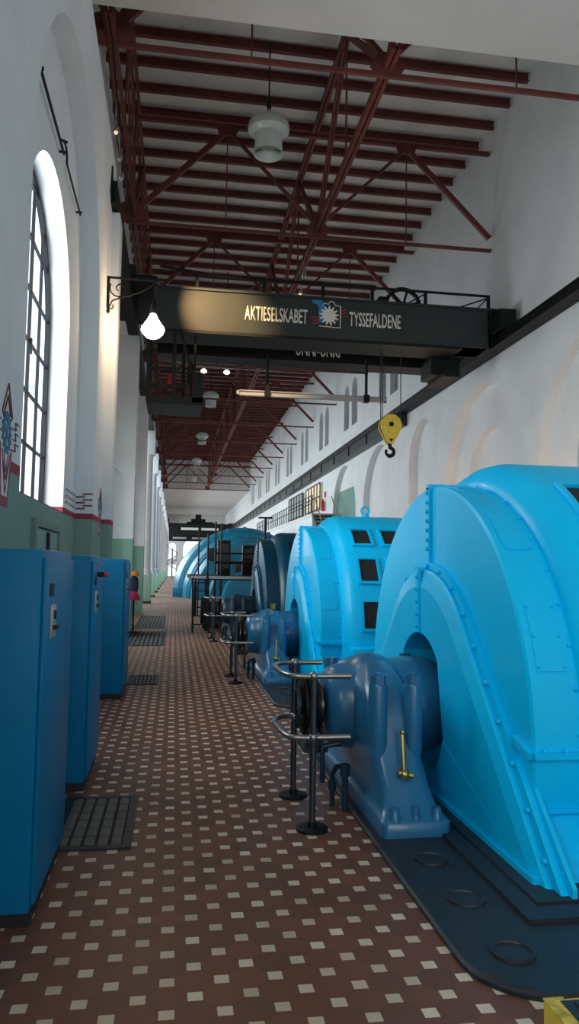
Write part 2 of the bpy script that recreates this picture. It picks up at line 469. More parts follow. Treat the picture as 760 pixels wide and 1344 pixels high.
XLN, XCN, XRN, ZB, ZT = -1.28, 3.36, 8.0, 10.1, 12.6
def make_truss(y):
    t = thing('roof_truss', '', 'roof truss', (XLN, y, ZB), 'roof trusses across the hall')
    dx = XCN - XLN; H = ZT - ZB
    L = XRN - XLN
    MB().bar((-.1, 0, -.16), (L - .02, 0, -.13), .07, .075).build('tie_bar', 'red', t)
    MB().bar((.1, 0, H), (L - .05, 0, H), .10, .10).build('top_chord', 'red', t)
    q1, q2 = dx / 2, dx * 1.5
    for a, b, w in (((.12, 0, .12), (q1, 0, H - .08), .13), ((q1, 0, H - .08), (dx, 0, .1), .065), ((q2, 0, H - .08), (dx, 0, .1), .065), ((L - .06, 0, .2), (q2, 0, H - .08), .13)):
        MB().bar(a, b, .09, w).build('diagonal', 'red', t)
    for q in (q1, q2): MB().tube([(q, 0, -.15), (q, 0, H)], .017, 6).build('hanger_rod', 'red', t)
    for q in (q1, q2):
        MB().prism([(q - .28, H - .02), (q - .2, H - .22), (q + .2, H - .22), (q + .28, H - .02), (q + .28, H + .05), (q - .28, H + .05)], 'Y', -.035, .035).build('gusset', 'red', t)
    MB().prism([(dx - .3, .02), (dx - .16, .24), (dx + .16, .24), (dx + .3, .02), (dx + .22, -.12), (dx - .22, -.12)], 'Y', -.05, .05).build('gusset', 'red', t)
    MB().prism([(-.3, -.15), (-.3, .25), (.1, .4), (.42, .12), (.42, -.1), (.1, -.18)], 'Y', -.06, .06).build('gusset', 'red', t)
    return t
tr0 = None
for i in range(12):
    y = 11.64 + 6.264 * i
    if i == 0: tr0 = make_truss(y); t = tr0
    else: t = copy_tree(tr0); t.location.y = y
    t['label'] = f'{ORD[i]} red roof truss from the low white ceiling with thin tie bar'

def girder(name, x, label, y0, y1, heavy):
    """longitudinal Warren girder: bottom nodes at the trusses, top nodes mid-bay"""
    g = thing(name, label, 'girder', (x, y0, ZB))
    n = 11; s = 6.264; H = 2.93
    L = s * n
    b = MB()
    for dx in (-.05, .05): b.bar((dx, -.55, 0), (dx, L, 0), .07, .13)
    b.build('bottom_chord', 'red', g)
    b = MB()
    for dx in (-.05, .05): b.bar((dx, -.55, H), (dx, L, H), .07, .13)
    b.build('top_chord', 'red', g)
    for i in range(n):
        for a, c in (((0, i * s, .05), (0, i * s + s / 2, H)), ((0, i * s + s / 2, H), (0, (i + 1) * s, .05))):
            m = MB()
            for dx in (-.035, .035): m.bar((a[0] + dx, a[1], a[2]), (c[0] + dx, c[1], c[2]), .05, .10)
            m.build('diagonal', 'red', g)
        MB().tube([(0, i * s + s / 2, 0), (0, i * s + s / 2, H)], .022, 6).build('vertical_post', 'red', g)
        if heavy:
            MB().bar((0, i * s, 0), (0, i * s, H), .05, .06, (0, 1, 0)).build('vertical_post', 'red', g)
    # end brackets rising to the low ceiling
    for a, c in (((0, 0, .1), (0, -.55, .72 if heavy else .7)), ((0, 0, .1), (.62, 0, .75)), ((0, 0, .1), (-.62 if not heavy else -.3, 0, .75))):
        MB().bar(a, c, .07, .09).build('end_bracket', 'red', g)
    return g
girder('ridge_girder', XCN, 'red lattice girder along the middle of the roof', 11.64, 0, False)
girder('wall_girder', XLN + .06, 'red lattice girder along the top of the window wall', 11.64, 0, True)

# crane rails
r = thing('crane_rail', 'black crane runway beam bracketed along the windowless white wall', 'crane rail', (7.7, 0, 7.1))
MB().box(-.06, .06, 2, 118, .19, .25).build('rail_head', 'black', r)
MB().box(-.05, .29, 2, 118, 0, .19).box(-.12, .2, 2, 118, -.03, .0).build('beam', 'black', r)
MB().box(-.08, .28, 25, 118, -.42, .0).build('deep_beam', 'dkgreen', r)
for k in range(30): MB().box(-.12, -.08, 26 + 3.13 * k, 26.12 + 3.13 * k, -.42, 0).build('stiffener', 'black', r)
r = thing('crane_rail', 'dark crane runway beam carried on the piers and white columns', 'crane rail', (-1.2, 0, 7.5))
MB().box(-.12, .12, 12.0, 118, 0, .36).build('beam', 'black', r)
MB().box(-.05, .05, 12.0, 118, .36, .42).build('rail_head', 'iron', r)
MB().prism([(11.85, .1), (12.1, 0), (12.1, .62), (12.02, .62)], 'X', -.04, .04).build('end_stop', 'black', r)

# ------------------------------------------------------------------ overhead crane
def flat_text(body, x0, x1, z0, z1, y, name, mat, parent, bold=.012):
    cu = bpy.data.curves.new('t', 'FONT'); cu.body = body; cu.size = 1; cu.offset = bold; cu.resolution_u = 3
    o = bpy.data.objects.new('t', cu); COL.objects.link(o)
    bpy.context.view_layer.update()
    me = bpy.data.meshes.new_from_object(o.evaluated_get(bpy.context.evaluated_depsgraph_get()))
    bpy.data.objects.remove(o); bpy.data.curves.remove(cu)
    xs = [v.co.x for v in me.vertices]; ys = [v.co.y for v in me.vertices]
    a, b_, c, d = min(xs), max(xs), min(ys), max(ys)
    bm = bmesh.new(); bm.from_mesh(me)
    for v in bm.verts: v.co = Vector((x0 + (v.co.x - a) / (b_ - a) * (x1 - x0), y, z0 + (v.co.y - c) / (d - c) * (z1 - z0)))
    bmesh.ops.recalc_face_normals(bm, faces=bm.faces[:])
    ext = bmesh.ops.extrude_face_region(bm, geom=bm.faces[:])
    for e in ext['geom']:
        if isinstance(e, bmesh.types.BMVert): e.co.y += .008
    bm.to_mesh(me); bm.free()
    me.name = name; me.materials.clear(); me.materials.append(M_[mat])
    ob = bpy.data.objects.new(name, me); COL.objects.link(ob); ob.parent = parent
    return ob

CR = thing('overhead_crane', 'dark travelling overhead crane with white lettering spanning the hall', 'crane', (0, 0, 0))
gn = MB().box(-.55, 7.36, 16.7, 17.55, 6.97, 7.93)
gn.box(-.6, 7.4, 16.66, 17.6, 7.90, 7.95)
gn = gn.build('main_girder', 'dkgreen', CR)
MB().box(-.6, 6.7, 16.68, 17.6, 6.90, 6.97).build('girder_underside', 'black', CR)
flat_text('AKTIESELSKABET', 1.45, 2.92, 7.28, 7.62, 16.685, 'lettering', 'lettering', gn)
flat_text('TYSSEFALDENE', 3.92, 5.17, 7.30, 7.64, 16.685, 'lettering', 'lettering', gn)
# emblem: blue pipe, white turbine wheel in a white outline, red water lines
ey = 16.68
MB().prism([(3.03, 7.87), (3.03, 7.78), (3.13, 7.77), (3.18, 7.72), (3.19, 7.34), (3.32, 7.34), (3.32, 7.75), (3.29, 7.83), (3.22, 7.87)], 'Y', ey - .006, ey + .03).build('emblem_pipe', 'logoblue', gn)
pts = []
wc = (3.43, 7.51)
for k in range(26):
    rr = .235 if k % 2 == 0 else .15
    a = 2 * pi * k / 26 + .1
    pts += [(wc[0] + rr * cos(a - .05), wc[1] + rr * sin(a - .05)), (wc[0] + rr * cos(a + .05), wc[1] + rr * sin(a + .05))]
MB().prism(pts, 'Y', ey - .012, ey + .03).build('emblem_wheel', 'lettering', gn)
out = MB()
def ln(p, q, w=.014): out.bar((p[0], ey, p[1]), (q[0], ey, q[1]), .02, w)
ln((3.2, 7.25), (3.70, 7.23)); ln((3.70, 7.23), (3.70, 7.75))
ap = [(3.34 + .06 * cos(a), 7.74 + .06 * sin(a)) for a in (pi, pi * .75, pi * .5, pi * .25)] + \
     [(3.49 + .075 * cos(a), 7.78 + .075 * sin(a)) for a in (pi, pi * .75, pi * .5, pi * .25, 0)] + [(3.60, 7.76), (3.70, 7.75)]
for p, q in zip(ap, ap[1:]): ln(p, q)
out.build('emblem_outline', 'lettering', gn)
rl = MB()
for k in range(3):
    z = 7.31 + .075 * k; rl.bar((3.02, ey, z - .02), (3.2, ey, z + .01), .012, .035)
    z = 7.51 + .075 * k; rl.bar((3.71, ey, z - .02), (3.87, ey, z + .02), .012, .03)
rl.build('emblem_water_lines', 'logored', gn)
gf = MB().box(-.55, 6.5, 18.4, 19.1, 6.88, 7.95).build('main_girder', 'black', CR)
flat_text('UNN/-UNKI', 2.92, 4.08, 7.02, 7.40, 18.385, 'lettering', 'lettering', gf, .02)
MB().box(-1.55, -.55, 16.5, 19.3, 7.92, 8.1, .02).box(-1.40, -1.0, 16.2, 19.6, 7.96, 8.2).build('end_truck', 'black', CR)
MB().box(7.45, 7.85, 16.2, 19.6, 7.36, 7.8).box(6.4, 7.48, 16.72, 17.5, 6.97, 7.34).build('end_truck', 'black', CR)
for (x, y) in ((-1.2, 16.6), (-1.2, 19.2), (7.7, 16.6), (7.7, 19.2)):
    MB().lathe([(-.06, .01), (-.06, .2), (-.03, .22), (.05, .2), (.06, .01)], (x, y, 8.15 if x < 0 else 7.58), 'X', 16).build('wheel', 'iron', CR)
# bracket of the driver's platform on the right, hung sheave box under the right end
MB().box(6.25, 7.0, 17.6, 18.4, 6.5, 6.97).box(6.5, 6.9, 17.4, 18.6, 6.42, 6.6).build('buffer_box', 'black', CR)
# hand railing on top
hr = MB()
def rail(pts, r=.028): hr.tube(pts, r, 6)
rail([(-.5, 16.8, 8.45), (.9, 16.8, 8.30), (7.46, 16.8, 8.30)], .032)
for x in (.35, 1.9, 3.3, 4.5, 5.82, 7.42): hr.box(x - .035, x + .035, 16.77, 16.83, 7.93, 8.3)
for x in (1.9, 5.82): hr.bar((x, 16.8, 8.25), (x - .5, 16.8, 7.95), .03, .03)
hr.bar((7.4, 16.8, 8.25), (6.6, 16.8, 7.95), .03, .03).bar((7.4, 16.8, 8.25), (7.1, 16.8, 7.95), .03, .03)
hr.box(7.3, 7.95, 16.7, 17.2, 7.9, 7.97).bar((7.85, 16.8, 7.92), (7.45, 16.8, 7.5), .04, .04).box(7.4, 7.46, 16.72, 16.9, 7.0, 7.93)
rail([(-.4, 19.0, 8.5), (6.4, 19.0, 8.5)], .02)
for x in (-.3, 1.6, 3.4, 5.2): hr.box(x - .02, x + .02, 18.98, 19.02, 7.93, 8.5)
hr.build('hand_railing', 'black', CR)
# hoist gear on the crab
gw = MB().lathe([(-.05, .40), (-.05, .47), (.05, .47), (.05, .40), (-.05, .40)], (5.60, 17.9, 8.32), 'Y', 36, cap=False)
for k in range(36):
    a = 2 * pi * k / 36; gw.bar((5.60 + .46 * cos(a), 17.9, 8.32 + .46 * sin(a)), (5.60 + .495 * cos(a), 17.9, 8.32 + .495 * sin(a)), .08, .03)
for k in range(6):
    a = pi * k / 3 + .25; gw.bar((5.60, 17.9, 8.32), (5.60 + .42 * cos(a), 17.9, 8.32 + .42 * sin(a)), .05, .075)
gw.lathe([(-.12, .01), (-.12, .09), (.12, .09), (.12, .01)], (5.60, 17.9, 8.32), 'Y', 14)
gw.build('gear_wheel', 'black', CR)
MB().box(4.8, 6.6, 17.5, 18.6, 7.9, 8.05).box(4.95, 5.2, 17.8, 18.2, 8.05, 8.5).prism([(5.2, 8.05), (5.35, 8.42), (5.55, 8.42), (5.75, 8.05)], 'Y', 18.0, 18.3).box(5.9, 6.25, 17.7, 18.1, 8.05, 8.25).lathe([(-.3, .01), (-.3, .14), (.3, .14), (.3, .01)], (6.15, 17.9, 8.22), 'X', 12).build('hoist_crab', 'black', CR)
# driver's cab hanging under the window-side end
cb = MB()
cb.box(-.72, .54, 16.75, 18.1, 5.26, 5.32)                 # floor
cb.box(-.72, .54, 16.72, 16.78, 5.26, 5.42)                # front apron
cb.box(.30, .54, 16.72, 17.6, 5.3, 6.0)                   # closed side with door panel
cb.box(-.72, -.66, 16.72, 18.1, 5.3, 5.7)
cb.build('cab_body', 'black', CR)
cp = MB()
for x, y in ((-.69, 18.05), (.1, 18.05)): MB().box(x - .04, x + .04, y - .04, y + .04, 5.3, 6.95).build('cab_post', 'black', CR)
for x, y in ((-.69, 16.75), (-.12, 16.75)): cp.box(x - .04, x + .04, y - .04, y + .04, 5.3, 6.95)
cp.box(-.72, .1, 16.72, 16.78, 5.62, 5.7).box(-.72, 0, 16.72, 16.78, 6.02, 6.08)
cp.build('cab_frame', 'black', CR)
MB().bar((.02, 16.8, 6.9), (.3, 16.8, 6.0), .05, .07).build('cab_strut', 'black', CR)
MB().bar((.35, 17, 6.9), (.35, 17, 5.3), .05, .06).build('cab_strut', 'black', CR)
ct = MB().prism([(.18, 5.85), (.2, 6.25), (.27, 6.35), (.36, 6.2), (.42, 5.75), (.3, 5.6)], 'Y', 17.0, 17.25)
ct.bar((.05, 17.1, 5.75), (-.1, 17.1, 5.3), .04, .05).bar((.28, 17.1, 5.7), (.28, 17.1, 5.3), .05, .06)
ct.build('controller', 'black', CR)

e = MB().lathe([(0, .02), (0, .055), (.3, .055), (.34, .03), (.38, .03)], (-.20, 17.0, 5.62), 'Z', 12).build('fire_extinguisher', 'fire')
tag(e, 'small red extinguisher inside the crane cab', 'fire extinguisher')

# hook block
HK = thing('hook_block', 'yellow hook block with black hook hanging from the crane', 'hook block', (5.16, 17.5, 4.67))
pts = [(.27 * cos(a), .46 + .27 * sin(a)) for a in [radians(d) for d in range(-15, 196, 15)]] + [(-.07, .02), (0, -.01), (.07, .02)]
bl = MB()
for y in (-.12, .09): bl.prism(pts, 'Y', y, y + .03)
bl.build('cheek_plate', 'yellow', HK)
MB().lathe([(-.08, .03), (-.08, .23), (-.02, .2), (.02, .2), (.08, .23), (.08, .03)], (0, 0, .46), 'Y', 20).build('sheave', 'black', HK)
MB().box(-.05, .05, -.135, -.12, .43, .53).prism([(-.05, .12), (.05, .12), (0, .04)], 'Y', -.135, -.12).build('pin_mark', 'black', HK)
hp = [(0, 0, .02), (0, 0, -.08)] + [(.10 * cos(a) - .0, 0, -.19 + .10 * sin(a)) for a in [radians(d) for d in range(70, -221, -20)]]
MB().tube(hp, [.05, .05] + [.045] * 6 + [.05] * 4 + [.035] * (len(hp) - 12), 10).build('hook', 'black', HK)
MB().tube([(-.24, 0, .6), (-.24, 0, 2.3)], .012, 6).tube([(-.2, 0, .6), (-.2, 0, 2.3)], .012, 6).tube([(.27, 0, .6), (.27, 0, 2.3)], .012, 6).build('hoist_rope', 'iron', HK)

SB = thing('spreader_beam', 'grey horizontal beam hung on two black rods under the crane', 'beam', (1.4, 18.0, 5.82))
MB().box(0, 3.8, -.06, .06, .11, .13).box(0, 3.8, -.06, .06, 0, .02).box(0, 3.8, -.02, .02, .02, .11).box(0, .06, -.06, .06, 0, .13).box(3.74, 3.8, -.06, .06, 0, .13).build('beam', 'grey', SB)
for x in (.76, 3.28): MB().box(x - .03, x + .03, -.03, .03, .05, 1.1).box(x - .07, x + .07, -.09, .09, -.02, .16).build('hanger_rod', 'black', SB)

# ------------------------------------------------------------------ pendant vents / high lamps hanging from the roof
ph0 = None
for i in range(7):
    y = 15.4 + 12.9 * i
    ztop = (ZROOF - .25 if YC0 < y < YC1 else ZLOW)
    lab = f'{ORD[i]} white round pendant fitting along the hall, hung from the roof'
    if i == 0 or i == 6:
        ph = thing('pendant_lamp', lab, 'ceiling lamp', (1.78, y, 10.55), 'pendant fittings along the roof')
        MB().lathe([(.02, .30), (.05, .31), (.36, .29), (.42, .31), (.46, .40), (.50, .445), (.60, .455), (.68, .43), (.76, .34), (.82, .2), (.85, .08), (.85, .0)], (0, 0, 0), 'Z', 32, cap=False).build('housing', 'lampgrey', ph)
        lv = MB()
        for rr, z in ((.30, 0.), (.235, .02), (.165, .04), (.10, .06)):
            lv.lathe([(z, rr), (z - .02, rr + .015), (z + .06, rr - .035), (z + .07, rr - .03), (z, rr)], (0, 0, 0), 'Z', 28, cap=False)
        lv.build('louvre_rings', 'lampgrey', ph)
        MB().lathe([(.1, .001), (.1, .29)], (0, 0, 0), 'Z', 28, cap=False).build('inner_dish', 'grey', ph)
        hg = MB().tube([(0, 0, 1.2), (0, 0, ztop - 10.55)], .018, 8).lathe([(1.02, .012), (1.04, .05), (1.16, .055), (1.22, .02)], (0, 0, 0), 'Z', 10)
        hg.tube([(-.02, 0, .85), (-.02, 0, 1.05)], .012, 6).tube([(.03, 0, .85), (.03, 0, 1.05)], .012, 6)
        hg.build('hanger', 'iron', ph)
        if i == 0: ph0 = ph
    else:
        ph = copy_tree(ph0); ph.location.y = y; ph['label'] = lab
        if y > YC1: ph.location.z -= 3.0

# ------------------------------------------------------------------ bracket lamp
BL = thing('bracket_lamp', 'lit bulb lamp on a scrolled wrought iron wall bracket', 'wall lamp', (XL, 11.9, 5.4))
sc = MB()
sc.bar((.02, 0, .30), (.02, 0, .82), .05, .02, (0, 1, 0))
sc.bar((0, 0, .80), (.90, 0, .80), .025, .03)
def spiral(c, r0, r1, a0, a1, n=22):
    return [(c[0] + (r0 + (r1 - r0) * t / n) * cos(a0 + (a1 - a0) * t / n), 0, c[1] + (r0 + (r1 - r0) * t / n) * sin(a0 + (a1 - a0) * t / n)) for t in range(n + 1)]
sc.tube(spiral((.20, .62), .16, .035, radians(150), radians(150 + 450)), .011, 6)
sc.tube([(.05, 0, .33), (.09, 0, .42), (.2, 0, .47), (.36, 0, .52), (.55, 0, .6), (.72, 0, .72), (.8, 0, .79)], .012, 6)
sc.tube(spiral((.08, .33), .05, .02, radians(190), radians(430), 12), .010, 6)
sc.lathe([(.2, .005), (.24, .03), (.3, .02), (.34, .03)], (.03, 0, 0), 'Z', 8)
sc.build('scroll_bracket', 'black', BL)
MB().tube([(.74, 0, .8), (.74, 0, .36)], .012, 6).lathe([(.24, .05), (.28, .055), (.36, .05), (.42, .03), (.44, .015)], (.74, 0, 0), 'Z', 14).build('lamp_holder', 'black', BL)
MB().lathe([(-.16, .001), (-.155, .05), (-.13, .11), (-.07, .165), (-.02, .185), (.02, .18), (.08, .135), (.16, .085), (.22, .055), (.25, .045)], (.74, 0, 0), 'Z', 24).build('bulb', 'bulb', BL)

# cable of small festoon bulbs beyond the crane, spotlights on the steel
sp = [(-.2, 24.1, 8.22), (.5, 24.1, 8.16), (1.5, 24.1, 8.13), (3.3, 24.1, 8.12)]
o = MB().tube(sp, .012, 6).build('festoon_cable', 'grey'); tag(o, 'thin pale cable strung under the roof with small bulbs', 'cable')
for i, x in enumerate((.79, 1.54)):
    f = thing('festoon_bulb', ('small lit bulb on the cable, closer to the crane cab', 'small lit bulb on the cable, closer to the grey beam')[i], 'light bulb', (x, 24.1, 7.95), 'small bulbs on the cable')
    MB().lathe([(.0, .001), (.0, .03), (.03, .09), (.08, .10), (.13, .05)], (0, 0, -.02), 'Z', 14).build('bulb', 'bulb2', f)
    MB().lathe([(.11, .03), (.11, .05), (.19, .045), (.2, .01)], (0, 0, 0), 'Z', 10).build('socket', 'grey', f)
sp0 = None
for i, (x, y, z, rz, lab) in enumerate((
        (-1.22, 12.95, 9.25, .5, 'small chrome spotlight highest on the window wall girder'),
        (-1.2, 13.55, 9.08, .4, 'small chrome spotlight in the middle of the three on the window wall girder'),
        (-1.2, 13.98, 8.93, .3, 'small chrome spotlight lowest of three on the window wall girder'),
        (3.32, 19.64, 9.63, .2, 'small spotlight hanging under the ridge girder, the upper of two'),
        (3.30, 20.1, 9.30, .1, 'small spotlight hanging under the ridge girder just above the crane'))):
    if i == 0:
        sp0 = thing('spotlight', lab, 'spotlight', (x, y, z), 'small spotlights', rz)
        MB().lathe([(-.02, .02), (0, .055), (.1, .06), (.16, .045), (.2, .02)], (0, 0, 0), 'Z', 14).build('can', 'chrome', sp0).rotation_euler = (-.5, .3, 0)
        MB().lathe([(-.022, .001), (-.022, .036)], (0, 0, 0), 'Z', 12, cap=False).build('lens', 'spotglow', sp0).rotation_euler = (-.5, .3, 0)
        MB().bar((0, .02, .1), (0, .02, .62), .015, .02).build('bracket', 'grey', sp0)
    else:
        s = copy_tree(sp0); s.location = (x, y, z); s.rotation_euler.z = rz; s['label'] = lab
        for ch in s.children:
            if ch.name.startswith('lens') and i != 4: ch.data = ch.data.copy(); ch.data.materials[0] = M_['chrome']
o = MB().tube([(-1.16, 11.2, 9.75), (-1.2, 12.9, 9.72), (-1.2, 14.5, 9.5), (-1.18, 17.9, 9.6)], .014, 6).tube([(-1.26, 10.95, 9.9), (-1.27, 13.5, 9.6), (-1.24, 17.9, 9.5)], .01, 6).build('cable', 'black')
tag(o, 'black electric cables draped along the window wall girder', 'cable')

# rods above the big window (opening gear)
wr = thing('window_rod', 'thin dark window opening rod on the wall above the tall window', 'rod', (-1.38, 8.0, 6.3))
MB().tube([(0, -1.06, 0), (0, .55, .02)], .016, 6).tube([(0, .55, .16), (.0, .68, .18), (0, .76, .12), (0, .78, .03), (0, 2.06, .02)], .013, 6).build('rod', 'bars', wr)
MB().tube([(-.05, -.98, 0), (.03, -.98, 0)], .02, 6).tube([(-.05, .5, .02), (.03, .5, .02)], .015, 6).tube([(-.05, .5, .17), (.03, .56, .17)], .015, 6).tube([(-.05, 1.98, .02), (.03, 1.98, .02)], .015, 6).build('clamp', 'bars', wr)

# ------------------------------------------------------------------ painted wall ornaments
def ornament(nm, label, yc, zc, s=1., x=XL, mirror=1):
    t = thing(nm, label, 'wall painting', (x, yc, zc))
    # shield: white tongue in a wine red border below, peak above
    MB().prism([(-.21, .02), (-.21, -.08), (-.13, -.44), (.13, -.44), (.21, -.08), (.21, .02)], 'X', 0, .002).build('red_border', 'redband', t)
    MB().prism([(-.16, .05), (-.09, -.36), (.09, -.36), (.16, .05)], 'X', 0, .004).build('white_tongue', 'wpaint', t)
    lines = MB()
    def l(p, q, w=.009): lines.bar((.005, p[0], p[1]), (.005, q[0], q[1]), .004, w, (1, 0, 0))
    for k in (1, .62):
        l((-.17 * k, .26), (0, .26 + .24 * k)); l((0, .26 + .24 * k), (.17 * k, .26))
    l((-.17, .26), (-.1, .22)); l((.17, .26), (.1, .22))
    for k in (.14, .08): l((-k, -.02), (0, -.1 - k)); l((0, -.1 - k), (k, -.02))
    l((-.1, -.1), (0, -.34)); l((.1, -.1), (0, -.34))
    for sgn in (-1, 1):
        for k in range(3):
            y0 = sgn * .20; z = .02 + .085 * k
            l((y0, z), (y0 + sgn * .12, z)); l((y0 + sgn * .12, z), (y0 + sgn * .09, z + .06)); l((y0 + sgn * .09, z + .06), (y0 + sgn * .24, z + .06))
    lines.build('stepped_lines', 'red_line', t)
    g = []
    for k in range(16):
        for d, rr in ((-.12, .13), (-.08, .165), (.08, .165), (.12, .13)):
            a = 2 * pi * k / 16 + d; g.append((rr * cos(a), .12 + rr * sin(a)))
    hs = [[(.035 * cos(a) + .07 * cos(h), .12 + .035 * sin(a) + .07 * sin(h)) for a in [2 * pi * j / 8 for j in range(8)]] for h in (.3, 1.87, 3.44, 5.0)]
    MB().prism(g, 'X', .003, .008, hs).build('gear', 'gear_blue', t)
    t.scale = (1, s, s)
    return t
ornament('wall_ornament', 'painted blue gear with red stepped lines on the green and white wall', 5.36, 2.40, .92)
o = ornament('wall_ornament', 'painted gear ornament with red lines at the corner before the pilaster', 12.0, 2.42, .8)
# stepped line frieze on the jamb and beside the pilaster
fr = MB()
for k in range(3):
    z = 2.40 + .085 * k
    fr.box(XL - .245, XL - .12, 11.0, 11.005, z, z + .018).box(XL - .14, XL - .01, 11.0, 11.005, z + .045, z + .063)
    fr.bar((XL - .12, 11.003, z + .009), (XL - .15, 11.003, z + .054), .005, .016, (0, 1, 0))
    for j in range(8):
        y = 10.0 + .12 * j; fr.box(XL - .25, XL - .245, y, y + .07, z + .02 * (j % 2), z + .02 * (j % 2) + .02)
o = fr.build('wall_frieze', 'red_line'); tag(o, 'painted red stepped line frieze above the wine red band by the window', 'wall painting')
# letterbox shutters below the window sill
sh = thing('wall_cupboard', 'low green wall cupboard under the tall window', 'cupboard', (XL - .25, 8.6, 1.45))
MB().prism([(-.85, 0), (.85, 0), (.85, .62), (-.85, .62)], 'X', 0, .05, [[(-.72, .06), (.72, .06), (.72, .54), (-.72, .54)]]).build('frame', paint('cupboard_green', (.15, .24, .20), .6), sh)
for y in (-.7, .05): MB().box(.0, .03, y, y + .62, .08, .52).build('door', paint('cupboard_green', (.22, .36, .30), .6), sh)
MB().box(.03, .06, -.09, .0, .1, .5).build('post', 'dark', sh)

# ------------------------------------------------------------------ blue cabinets
def cabinet(y0, y1, x1, depth, h, label, red=False):
    c = thing('control_cabinet', label, 'cabinet', (x1, y0, 0), 'blue control cabinets along the window wall')
    L = y1 - y0
    MB().box(-depth, -.02, 0.02, L - .02, 0, .06).build('kick_base', 'dark', c)
    MB().box(-depth, -.018, 0, L, .06, h, .012).build('body', 'cab', c)
    d = MB().box(-.018, 0, .02, L - .03, .09, h - .04, .006).build('door', 'cab', c)
    MB().box(0, .006, .12, .22, h - .22, h - .16).build('nameplate', 'dark', d)
    hd = MB().box(0, .012, .14, .27, h - .42, h - .26, .004).build('lock_plate', 'grey', d)
    MB().box(.012, .03, .17, .24, h - .38, h - .36).box(.012, .02, .19, .22, h - .33, h - .29).build('handle', 'dark', d)
    lv = MB()
    for k in range(2):
        z = h - .08 - .03 * k; lv.box(-depth + .08, -.28, -.012, 0, z, z + .012, .004)
    lv.build('louvre', 'cab', c)
    lv = MB()
    for k in range(2):
        z = .16 + .04 * k; lv.box(-depth + .08, -.28, -.012, 0, z, z + .012, .004)
    lv.build('louvre', 'cab', c)
    if red:
        k = MB().tube([(0, .3, h - .14), (.05, .3, h - .14)], .02, 10).box(.04, .06, .2, .36, h - .155, h - .125).build('rotary_switch', 'dark', d)
        MB().lathe([(.055, .001), (.055, .02), (.085, .018), (.085, .001)], (0, .22, h - .14), 'X', 10).build('knob', 'fire', k)
    return c
cabinet(3.53, 4.49, -.575, .56, 1.67, 'tall blue metal cabinet, largest and first in the row by the window')
cabinet(5.54, 6.4, -.575, .56, 1.67, 'blue metal cabinet with red knob, second along the window wall', True)
cabinet(9.25, 10.3, -.575, .56, 1.68, 'blue metal cabinet, third along the window wall, by a floor grate')
cabinet(17.0, 17.7, -1.02, .4, 1.68, 'narrow blue cabinet between the pilaster and the green piers')

# grates
def grate(x0, x1, y0, y1, label, nx, ny, gx=.035, mat='grey'):
    g = thing('floor_grate', label, 'grate', (x0, y0, 0))
    MB().prism([(0, 0), (x1 - x0, 0), (x1 - x0, y1 - y0), (0, y1 - y0)], 'Z', .0, .012, [[(.05, .05), (x1 - x0 - .05, .05), (x1 - x0 - .05, y1 - y0 - .05), (.05, y1 - y0 - .05)]]).build('frame', 'rubber', g)
    MB().box(.05, x1 - x0 - .05, .05, y1 - y0 - .05, 0.001, .004).build('pit_shade', 'dark', g)  # thin dark sheet painted as the shade below the grid
    b = MB(); wx = (x1 - x0 - .1) / nx; wy = (y1 - y0 - .1) / ny
    for i in range(nx):
        for j in range(ny):
            b.box(.05 + wx * i + gx / 2, .05 + wx * (i + 1) - gx / 2, .05 + wy * j + gx / 2, .05 + wy * (j + 1) - gx / 2, .003, .012)
    b.build('grid', mat, g)
M_['grateg'] = paint('grate_grey', (.10, .11, .10), .55, noise=.2)
grate(-.68, -.20, 4.42, 5.40, 'dark framed floor grate beside the first blue cabinet', 5, 6, .02, 'grateg')
grate(-.6, -.18, 10.35, 11.2, 'small floor grate beyond the third blue cabinet', 6, 2, .03, 'grateg')
grate(-1.0, -.16, 15.3, 18.6, 'long floor grate before the green piers', 8, 12, .05, 'grateg')
grate(-1.0, -.2, 19.6, 24.4, 'long floor grate beside the green piers, beyond another grate', 8, 14, .05, 'grateg')

# clothes stand
cs = thing('coat_stand', 'dark coat stand with orange hard hat and pink bag by the green piers', 'coat stand', (-.93, 18.2, 0))
MB().tube([(0, 0, .03), (0, 0, 1.42)], .02, 8).lathe([(0, .16), (.03, .15), (.05, .03)], (0, 0, 0), 'Z', 16).build('post', 'black', cs)
o = MB().lathe([(1.36, .13), (1.37, .10), (1.42, .095), (1.47, .06), (1.48, .0)], (-.93, 18.2, 0), 'Z', 16).build('hard_hat', 'orange'); tag(o, 'orange hard hat on top of the coat stand', 'hat')
o = MB().loft([[(-.93 + a * w, 18.2 + b * w * .5, z) for a, b in [(cos(t * pi / 6), sin(t * pi / 6)) for t in range(12)]] for z, w in ((.95, .08), (1.1, .10), (1.25, .10), (1.35, .06))]).build('jacket', 'navy'); tag(o, 'dark jacket hanging under the orange hard hat', 'jacket')
o = MB().loft([[(-.93 + a * w, 18.2 + b * w * .6, z) for a, b in [(cos(t * pi / 6), sin(t * pi / 6)) for t in range(12)]] for z, w in ((.78, .14), (.82, .15), (.95, .09), (.99, .08))]).build('bag', 'pink'); tag(o, 'pink bag hanging low on the coat stand', 'bag')

